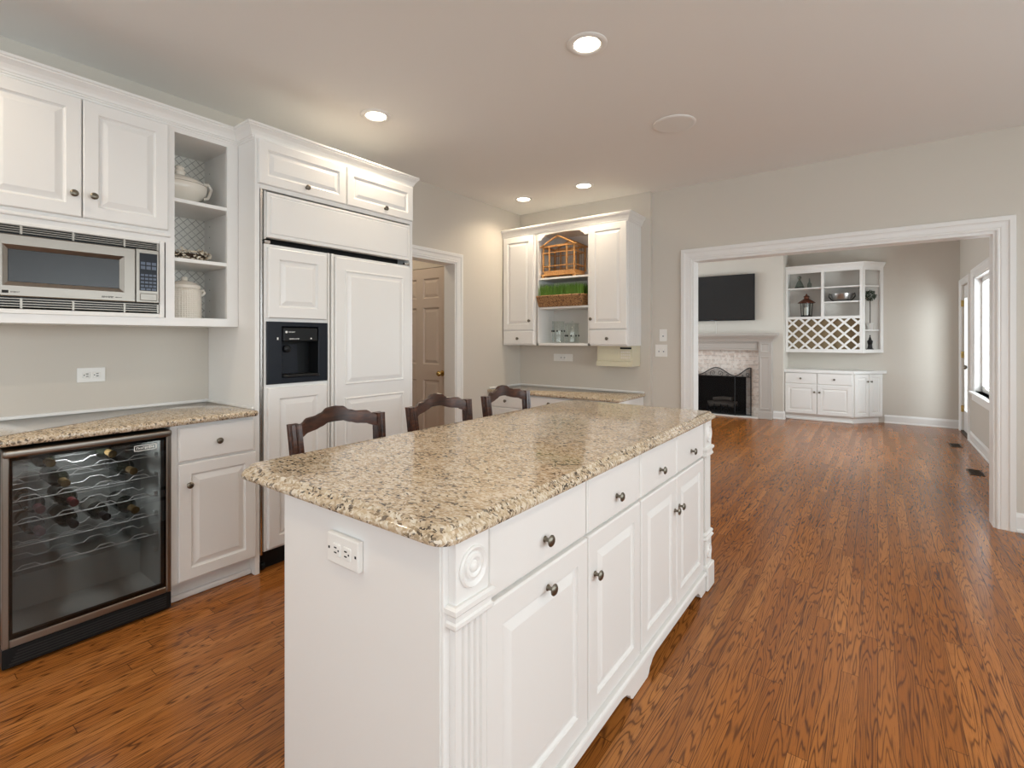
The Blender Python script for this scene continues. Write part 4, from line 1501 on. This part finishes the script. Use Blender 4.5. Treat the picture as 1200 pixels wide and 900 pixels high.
wall_plate('wall_outlet', 'white horizontal outlet plate on the wall above the left counter', 'outlet', (LW, 0.766, 1.113), RZ, 0.118, 0.076, 'duplex')
wall_plate('wall_outlet', 'pale outlet plate on the wall above the corner desk', 'outlet', (-2.765, 4.667, 1.098), 0, 0.24, 0.078, 'duplex')
wall_plate('light_switch', 'small single white light switch left of the wide opening', 'light switch', (-1.672, 4.717, 1.337), 0, 0.072, 0.117, 1)
wall_plate('light_switch', 'wide double white light switch below the single one, left of the opening', 'light switch', (-1.690, 4.717, 1.188), 0, 0.118, 0.117, 2)
wall_plate('wall_outlet', 'white outlet plate low on the living room window wall', 'outlet', (0.955, 7.06, 0.325), R(-90), 0.072, 0.117, 'duplex', False)

# ------------------------------------------------------------------ ceiling: downlights and speaker


def downlight(loc, label, energy=13):
    o = thing('recessed_downlight', label, 'ceiling light', (loc[0], loc[1], H), 0, 'recessed ceiling downlights')
    obj('trim_ring', B().lathe([(0.070, 0.0), (0.098, 0.0), (0.098, -0.003), (0.092, -0.007), (0.074, -0.008), (0.064, -0.003), (0.064, 0.0)], n=32), 'trim', o, True)
    obj('lens', B().lathe([(0.001, -0.0015), (0.064, -0.0015), (0.064, 0.0), (0.001, 0.0)], n=28), 'lens', o, True)
    d = bpy.data.lights.new('downlight_lamp', 'SPOT')
    d.energy = energy
    d.color = (1.0, 0.82, 0.60)
    d.spot_size = R(150)
    d.spot_blend = 0.6
    d.shadow_soft_size = 0.06
    l = bpy.data.objects.new('downlight_lamp', d)
    C.objects.link(l)
    l.parent = o
    l.location = (0, 0, -0.02)
    return o


downlight((-2.60, 2.03), 'lit recessed ceiling light in front of the refrigerator cabinets')
downlight((-1.14, 2.15), 'lit recessed ceiling light over the island')
downlight((-2.218, 4.12), 'lit recessed ceiling light above the desk cabinet, right of the pair')
downlight((-2.933, 4.15), 'lit recessed ceiling light in the back left corner, left of the pair')
for xy in ((-2.60, -0.10), (-1.14, 0.0), (0.70, 2.15), (0.70, 0.0), (-4.0, 3.1)):  # unseen spots without fixtures, added to flatten kitchen light and brighten the hall
    d = bpy.data.lights.new('unseen_ceiling_fill', 'SPOT')
    d.energy = 13
    d.color = (1.0, 0.82, 0.60)
    d.spot_size = R(150)
    d.spot_blend = 0.6
    d.shadow_soft_size = 0.06
    l = bpy.data.objects.new('unseen_ceiling_fill', d)
    C.objects.link(l)
    l.location = (*xy, H - 0.02)
sp = thing('ceiling_speaker', 'round white speaker grille in the ceiling without light', 'speaker', (-1.093, 3.293, H))
obj('grille_rim', B().lathe([(0.115, 0), (0.138, 0), (0.138, -0.004), (0.130, -0.009), (0.115, -0.009)], n=36), 'trim', sp, True)
obj('grille', B().lathe([(0.001, -0.0075), (0.05, -0.0078), (0.117, -0.006), (0.117, 0), (0.001, 0)], n=36), 'plate', sp, True)

# ------------------------------------------------------------------ floor registers
for yy, lab in ((6.54, 'dark metal floor register nearer to the kitchen, by the living room window'), (8.06, 'dark metal floor register farther away, by the garden door')):
    v = thing('floor_register', lab, 'floor vent', (0.765, yy, 0.0), 0, 'floor registers by the living room window')
    obj('frame', B().box(-0.055, 0.055, -0.13, -0.115, 0, 0.004).box(-0.055, 0.055, 0.115, 0.13, 0, 0.004).box(-0.055, -0.042, -0.115, 0.115, 0, 0.004).box(0.042, 0.055, -0.115, 0.115, 0, 0.004), 'vent', v)
    b = B().box(-0.042, 0.042, -0.115, 0.115, 0, 0.001)
    for k in range(12):
        b.box(-0.042, 0.042, -0.108 + k * 0.019, -0.101 + k * 0.019, 0.0, 0.003)
    obj('slats', b, 'vent', v)

# ------------------------------------------------------------------ living room: fireplace
fp = thing('fireplace', 'grey washed wooden mantel around a whitewashed brick fireplace', 'fireplace', (-2.205, 9.0, 0))
b = B()
holes_wall(b, -0.66, 0.66, 0.0, 1.13, -0.03, 0.0, [(-0.435, 0.435, 0.0, 0.665)], 'x')
obj('brick_surround', b, 'brick', fp)
b = B().box(-0.435, 0.435, 0.42, 0.45, 0, 0.665).box(-0.437, -0.433, -0.03, 0.42, 0, 0.665).box(0.433, 0.437, -0.03, 0.42, 0, 0.665).box(-0.435, 0.435, -0.03, 0.42, 0.655, 0.667).box(-0.435, 0.435, -0.03, 0.42, 0.0, 0.012)
obj('firebox', b, 'soot', fp)
for s in (-1, 1):
    xa, xb = (0.645, 0.832) if s > 0 else (-0.832, -0.645)
    p = obj('pilaster', B().box(xa, xb, -0.145, 0.0, 0.0, 1.26, 0.003), 'greyw', fp)
    st = [(0, -0.140), (0, -0.151), (0.006, -0.153), (0.02, -0.153), (0.026, -0.149), (0.034, -0.1462), (0.04, -0.1462)]
    obj('pilaster_panel', B().panel(xa + 0.012, xb - 0.012, 0.15, 1.02, steps=st), 'greyw', p)
    obj('pilaster_block', B().panel(xa + 0.018, xb - 0.018, 1.07, 1.24, steps=st), 'greyw', p)
    obj('plinth', B().box(xa - 0.008, xb + 0.008, -0.158, 0.0, 0.0, 0.12, 0.004), 'greyw', p)
b = B().box(-0.645, 0.645, -0.115, 0.0, 1.11, 1.26, 0.002)
fz = obj('frieze', b, 'greyw', fp)
obj('frieze_panel', B().panel(-0.62, 0.62, 1.14, 1.24, steps=[(0, -0.110), (0, -0.120), (0.006, -0.122), (0.014, -0.122), (0.02, -0.118), (0.026, -0.1162)]), 'greyw', fz)
b = B().sweep([(0, 1.255), (0.012, 1.255), (0.016, 1.275), (0.03, 1.285), (0.034, 1.30), (0.05, 1.315), (0.07, 1.34), (0.07, 1.348), (0.09, 1.352), (0.09, 1.392), (0.0, 1.392)],
              [(-0.832, 0.0), (-0.832, -0.145), (0.832, -0.145), (0.832, 0.0)])
b.box(-0.832, 0.832, -0.145, 0.0, 1.255, 1.392)
obj('mantel_shelf', b, 'greyw', fp)
obj('hearth', B().box(-0.645, 0.645, -0.20, -0.03, 0.0, 0.018, 0.004), 'hearth', fp)

lg = thing('log_set', 'charred fire logs on a grate inside the fireplace', 'fire logs', (-2.205, 9.2, 0.012))
for i, (p, q, r) in enumerate((((-0.25, 0.02, 0.14), (0.24, 0.06, 0.15), 0.045), ((-0.2, -0.06, 0.13), (0.2, -0.03, 0.13), 0.04), ((-0.15, 0.0, 0.22), (0.17, -0.02, 0.24), 0.035))):
    obj('log', B().tube([p, tuple((a + c_) / 2 + 0.012 for a, c_ in zip(p, q)), q], r, 10), 'log', lg, True)
b = B()
for x in (-0.22, -0.11, 0, 0.11, 0.22):
    b.box(x - 0.008, x + 0.008, -0.1, 0.12, 0.07, 0.085).box(x - 0.008, x + 0.008, -0.1, -0.084, 0.0, 0.15).box(x - 0.008, x + 0.008, 0.10, 0.116, 0.0, 0.085)
b.box(-0.23, 0.23, 0.0, 0.015, 0.06, 0.072)
obj('grate', b, 'iron', lg)

# folding screen
fsn = thing('fireplace_screen', 'black iron three panel folding fireplace screen with scrolled mesh top', 'fireplace screen', (-2.205, 8.86, 0.0185))


def screen_panel(p0, p1, z_side0, z_mid, z_side1, scroll):
    p0, p1 = Vector((*p0, 0)), Vector((*p1, 0))
    top = []
    N = 16
    for i in range(N + 1):
        q = i / N
        if z_mid is not None:
            z = z_side0 + (z_mid - z_side0) * (0.5 - 0.5 * math.cos(2 * PI * q))
        else:
            z = z_side0 + (z_side1 - z_side0) * (0.5 - 0.5 * math.cos(PI * q))
        v = p0.lerp(p1, q)
        top.append(Vector((v.x, v.y, z)))
    b = B()
    fr = [p0 + Vector((0, 0, 0.0))] + top + [p1 + Vector((0, 0, 0.0))]
    b.tube(fr, 0.008, 6)
    zb = 0.645
    b.tube([p0 + Vector((0, 0, zb)), p1 + Vector((0, 0, zb))], 0.005, 6)
    b.tube([p0 + Vector((0, 0, 0.012)), p1 + Vector((0, 0, 0.012))], 0.008, 6)
    o = obj('screen_panel', b, 'iron', fsn, True)
    mb = B()
    v0 = [mb.bm.verts.new((t_.x, t_.y, 0.012)) for t_ in top]
    v1 = [mb.bm.verts.new(t_) for t_ in top]
    for i in range(N):
        mb.face((v0[i], v0[i + 1], v1[i + 1], v1[i]))
    obj('mesh', mb, 'mesh', o)
    d = (p1 - p0)
    L = d.length
    d.normalize()
    for c0, sg, r in scroll:
        pts = []
        for k in range(22):
            a = k / 21 * 2.6 * PI
            rad = r * (1 - 0.75 * k / 21)
            u = c0 + sg * rad * math.cos(a - PI / 2)
            v = 0.648 + r + rad * math.sin(a - PI / 2)
            pts.append(p0 + d * u + Vector((0, 0, v)))
        obj('scroll', B().tube(pts, 0.004, 5), 'iron', o, True)


L_ = 0.604
screen_panel((-0.312, 0.0), (0.284, 0.0), 0.665, 0.795, 0.665, [(0.24, -1, 0.05), (0.36, 1, 0.05), (0.13, -1, 0.024), (0.47, 1, 0.024)])
screen_panel((0.284, 0.0), (0.512, 0.095), 0.665, None, 0.80, [(0.19, 1, 0.035), (0.12, -1, 0.018)])
screen_panel((-0.312, 0.0), (-0.540, 0.095), 0.665, None, 0.80, [(0.19, 1, 0.035), (0.12, -1, 0.018)])

tv = thing('television', 'flat black television mounted above the mantel', 'television', (-2.305, 8.925, 1.61))
obj('casing', B().box(-0.675, 0.675, -0.01, 0.025, 0.0, 0.772, 0.004), 'black', tv)
obj('screen', B().box(-0.665, 0.665, -0.0115, -0.0098, 0.018, 0.762), 'screen', tv)
obj('wall_mount', B().box(-0.2, 0.2, 0.025, 0.075, 0.25, 0.52), 'black', tv)
obj('badge', B().box(-0.03, 0.03, -0.0125, -0.0105, 0.004, 0.012), 'greyplastic', tv)
obj('power_cord', B().tube([(0.05, 0.03, 0.01), (0.05, 0.068, -0.06), (0.05, 0.07, -0.215)], 0.004, 6), 'plate', tv, True)

# ------------------------------------------------------------------ living room built-ins
lb_ = thing('living_room_base_cabinet', 'low white base cabinet with angled end beside the fireplace', 'cabinet', (0, 0, 0))
PB = [(-1.222, 9.577), (-1.222, 9.14), (-0.305, 9.14), (0.062, 9.577)]
obj('carcass', B().prism(PB, 0.09, 0.765, 'xy'), 'white', lb_)
obj('toe_kick', B().prism([(-1.222, 9.577), (-1.222, 9.175), (-0.325, 9.175), (0.012, 9.577)], 0.0, 0.09, 'xy').box(-1.20, -0.30, 9.150, 9.175, 0.0, 0.03, 0.006), 'white', lb_)
PT = [(-1.223, 9.579), (-1.223, 9.10), (-0.287, 9.10), (0.113, 9.579)]
obj('top', B().prism(PT, 0.765, 0.808, 'xy'), 'trim', lb_)
for x0, x1, kx in ((-1.212, -0.775, -0.805), (-0.765, -0.315, -0.735)):
    d = DRAWER(lb_, x0, x1, 0.585, 0.757, 9.14, kz=0.668)
    DOOR(lb_, x0, x1, 0.105, 0.572, 9.14, (kx, 0.458))
ang = math.atan2(0.437, 0.367)
Ln = math.hypot(0.437, 0.367)
TM = Matrix.Translation((-0.305, 9.14, 0)) @ Matrix.Rotation(ang, 4, 'Z')
for x0, x1, kx in ((0.02, Ln / 2 - 0.004, Ln / 2 - 0.035), (Ln / 2 + 0.004, Ln - 0.02, Ln / 2 + 0.035)):
    d = obj('door', B().add(B().panel(x0, x1, 0.105, 0.757, 0.0, 0.02, 0.05), TM), 'white', lb_)
    kb = B().lathe([(0.009, 0), (0.0055, 0.005), (0.005, 0.014), (0.0155, 0.0195), (0.0158, 0.022), (0.012, 0.0255), (0.001, 0.028)], c=(kx, -0.02, 0.645), axis='-y', n=14)
    obj('knob', B().add(kb, TM), 'pewter', d, True)

lw = thing('living_room_wall_cabinet', 'white open wall cabinet with lattice wine rack beside the fireplace', 'cabinet', (0, 0, 0))
PW_ = [(-1.222, 9.577), (-1.222, 9.25), (-0.185, 9.25), (0.070, 9.577)]
yb_ = 9.577
b = B()
PI_ = [(-1.222, 9.577), (-1.222, 9.263), (-0.187, 9.263), (0.058, 9.577)]
b.prism(PI_, 1.086, 1.135, 'xy').prism(PI_, 2.40, 2.43, 'xy')
b.box(-1.222, -1.20, 9.263, yb_, 1.135, 2.40)
b.box(-0.215, -0.185, 9.263, yb_, 1.135, 2.40)
b.box(-0.718, -0.692, 9.263, yb_, 1.655, 2.40)
b.box(-1.20, -0.215, 9.263, yb_, 1.625, 1.655)
obj('carcass', b, 'white', lw)
obj('back_panel', B().box(-1.20, 0.06, yb_ - 0.012, yb_ - 0.001, 1.135, 2.40), 'bead', lw)
obj('face_frame', B().box(-1.222, -1.19, 9.244, 9.2615, 1.085, 2.43).box(-0.724, -0.686, 9.244, 9.2615, 1.66, 2.365).box(-0.22, -0.187, 9.244, 9.2615, 1.085, 2.43).box(-1.19, -0.22, 9.244, 9.2615, 2.365, 2.43).box(-1.19, -0.22, 9.244, 9.2615, 1.62, 1.66).box(-1.19, -0.22, 9.244, 9.2615, 1.085, 1.138), 'white', lw)
obj('shelf', B().box(-1.20, -0.718, 9.266, yb_ - 0.012, 2.110, 2.130), 'white', lw)
obj('shelf', B().box(-0.692, -0.215, 9.266, yb_ - 0.012, 2.110, 2.130), 'white', lw)
obj('shelf', B().box(-0.692, -0.215, 9.266, yb_ - 0.012, 1.875, 1.895), 'white', lw)
TRI = [(-0.183, 9.30), (-0.183, 9.565), (0.032, 9.565)]
obj('corner_shelf', B().prism(TRI, 2.110, 2.130, 'xy'), 'white', lw)
obj('corner_shelf', B().prism(TRI, 1.425, 1.445, 'xy'), 'white', lw)
ang2 = math.atan2(0.327, 0.255)
Ln2 = math.hypot(0.327, 0.255)
TM2 = Matrix.Translation((-0.185, 9.25, 0)) @ Matrix.Rotation(ang2, 4, 'Z')
fr = B().box(0.0, 0.045, -0.004, 0.014, 1.085, 2.43).box(Ln2 - 0.060, Ln2, -0.004, 0.014, 1.085, 2.43).box(0.045, Ln2 - 0.06, -0.004, 0.014, 2.365, 2.43).box(0.045, Ln2 - 0.06, -0.004, 0.014, 1.085, 1.138)
obj('angled_face_frame', B().add(fr, TM2), 'white', lw)
obj('crown', B().sweep([(0, 2.415), (0.010, 2.415), (0.014, 2.43), (0.03, 2.455), (0.042, 2.468), (0.042, 2.485), (0.0, 2.485)], [(-1.222, 9.25), (-0.185, 9.25), (0.070, 9.577)]).prism(PW_, 2.43, 2.48, 'xy'), 'white', lw)
# lattice wine rack
b = B()
lx0, lx1, lz0, lz1 = -1.195, -0.215, 1.132, 1.628
stp = 0.176
wd = 0.030


def clip(p, q):
    """clip segment to rack rectangle (Liang-Barsky)"""
    t0, t1 = 0.0, 1.0
    dx, dz = q[0] - p[0], q[1] - p[1]
    for pp, qq in ((-dx, p[0] - lx0), (dx, lx1 - p[0]), (-dz, p[1] - lz0), (dz, lz1 - p[1])):
        if abs(pp) < 1e-9:
            if qq < 0:
                return None
            continue
        r = qq / pp
        if pp < 0:
            t0 = max(t0, r)
        else:
            t1 = min(t1, r)
    if t0 >= t1:
        return None
    return (p[0] + dx * t0, p[1] + dz * t0), (p[0] + dx * t1, p[1] + dz * t1)


for k in range(-4, 14):
    for s in (1, -1):
        c0 = lx0 + k * stp
        sg = clip((c0, lz0 if s > 0 else lz1), (c0 + 0.6, (lz0 + 0.6) if s > 0 else (lz1 - 0.6)))
        if not sg:
            continue
        (ax, az), (bx_, bz) = sg
        nx, nz = (-s * wd / 2 * 0.7071, wd / 2 * 0.7071)
        yy = 9.262 if s > 0 else 9.268
        b.prism([(ax - nx, az - nz), (bx_ - nx, bz - nz), (bx_ + nx, bz + nz), (ax + nx, az + nz)], yy - 0.012, yy, 'xz')
# little square notches at each crossing
obj('wine_rack_lattice', b, 'white', lw)
obj('rack_back', B().box(-1.20, -0.215, 9.40, 9.41, 1.137, 1.624), mat('rack_back_board', (0.34, 0.25, 0.14), 0.7), lw)

# items in the wall cabinet
o = thing('glass_decanter', 'large clear glass decanter on the top left living room shelf', 'decanter', (-1.04, 9.40, 2.1305))
obj('flask', B().lathe([(0.001, 0), (0.066, 0), (0.070, 0.012), (0.052, 0.07), (0.032, 0.115), (0.018, 0.14), (0.018, 0.160), (0.001, 0.162)], n=20), 'oldglass', o, True)
obj('base_ring', B().lathe([(0.001, 0.0), (0.069, 0.0), (0.072, 0.012), (0.069, 0.022), (0.001, 0.022)], n=20), 'iron', o, True)
obj('stopper', B().lathe([(0.014, 0.160), (0.030, 0.175), (0.030, 0.19), (0.018, 0.210), (0.001, 0.214)], n=16), 'oldglass', o, True)
o = thing('glass_bottle', 'small slim clear bottle beside the decanter', 'bottle', (-0.898, 9.40, 2.1305))
obj('bottle_body', B().lathe([(0.001, 0), (0.030, 0), (0.032, 0.01), (0.032, 0.07), (0.012, 0.10), (0.010, 0.15), (0.014, 0.155), (0.001, 0.156)], n=16), 'oldglass', o, True)
obj('stopper', B().lathe([(0.010, 0.156), (0.014, 0.168), (0.001, 0.176)], n=12), 'silver', o, True)

o = thing('candle_lantern', 'copper roofed glass lantern with a white candle on the living room shelf', 'lantern', (-0.94, 9.40, 1.6555))
obj('base', B().lathe([(0.001, 0), (0.085, 0), (0.085, 0.018), (0.072, 0.032), (0.001, 0.032)], n=6), 'iron', o)
b = B()
for k in range(6):
    a = 2 * PI * k / 6
    b.tube([(0.074 * math.cos(a), 0.074 * math.sin(a), 0.03), (0.088 * math.cos(a), 0.088 * math.sin(a), 0.235)], 0.005, 5)
obj('frame', b, 'iron', o)
obj('glass_walls', B().lathe([(0.072, 0.034), (0.085, 0.233)], n=6), 'glass', o)
obj('candle', B().lathe([(0.001, 0.032), (0.034, 0.032), (0.034, 0.16), (0.03, 0.164), (0.001, 0.162)], n=16), 'candle', o, True)
obj('roof', B().lathe([(0.001, 0.232), (0.125, 0.232), (0.128, 0.240), (0.090, 0.268), (0.045, 0.300), (0.036, 0.305), (0.036, 0.335), (0.048, 0.340), (0.030, 0.355), (0.012, 0.365), (0.014, 0.378), (0.001, 0.388)], n=12), 'copper', o)

o = thing('silver_bowl', 'dark handled silver bowl on the middle living room shelf', 'bowl', (-0.455, 9.41, 1.8955))
obj('bowl', B().lathe([(0.001, 0), (0.09, 0), (0.105, 0.01), (0.135, 0.05), (0.150, 0.125), (0.145, 0.127), (0.128, 0.055), (0.095, 0.015), (0.001, 0.012)], n=24, sy=0.8), 'silver', o, True)
b = B()
for s in (-1, 1):
    b.tube([(s * 0.140, 0, 0.10), (s * 0.168, 0, 0.13), (s * 0.175, 0, 0.08), (s * 0.140, 0, 0.03), (s * 0.1, 0, 0.008)], 0.009, 6)
obj('handles', b, 'iron', o, True)
obj('stand_ring', B().lathe([(0.11, 0.0), (0.118, 0.008), (0.11, 0.02), (0.10, 0.008), (0.11, 0.0)], n=20, sy=0.8), 'iron', o, True)

o = thing('topiary', 'round dark green ball topiary in a white pot on the angled shelf', 'plant', (-0.095, 9.465, 1.4455))
obj('pot', B().lathe([(0.001, 0), (0.036, 0), (0.046, 0.085), (0.050, 0.09), (0.050, 0.10), (0.042, 0.10), (0.040, 0.09), (0.001, 0.088)], n=16), 'pot', o, True)
obj('stem', B().tube([(0, 0, 0.08), (0.003, 0, 0.30), (0, 0, 0.48)], 0.006, 6), 'vent', o, True)
lf = B()
rr = random.Random(2)
for k in range(420):
    v = Vector((rr.gauss(0, 1), rr.gauss(0, 1), rr.gauss(0, 1))).normalized() * (0.078 * (0.55 + 0.45 * rr.random()))
    p = Vector((0, 0, 0.53)) + Vector((v.x, v.y * 0.9, v.z * 1.05))
    d = (v.normalized() + Vector((rr.uniform(-.8, .8), rr.uniform(-.8, .8), rr.uniform(-.8, .8)))).normalized() * 0.018
    sd = d.orthogonal().normalized() * 0.006
    vs = [lf.bm.verts.new(q) for q in (p - d * 0.4, p + sd, p + d, p - sd)]
    lf.face(vs)
obj('foliage', lf, 'leaf', o)

o = thing('figurine', 'small black tower figurine on the bottom of the angled shelf', 'figurine', (-0.095, 9.44, 1.1355))
obj('body', B().lathe([(0.001, 0), (0.050, 0), (0.050, 0.01), (0.034, 0.02), (0.026, 0.08), (0.030, 0.085), (0.038, 0.13), (0.020, 0.155), (0.014, 0.18), (0.006, 0.20), (0.010, 0.215), (0.001, 0.228)], n=12), 'iron', o, True)
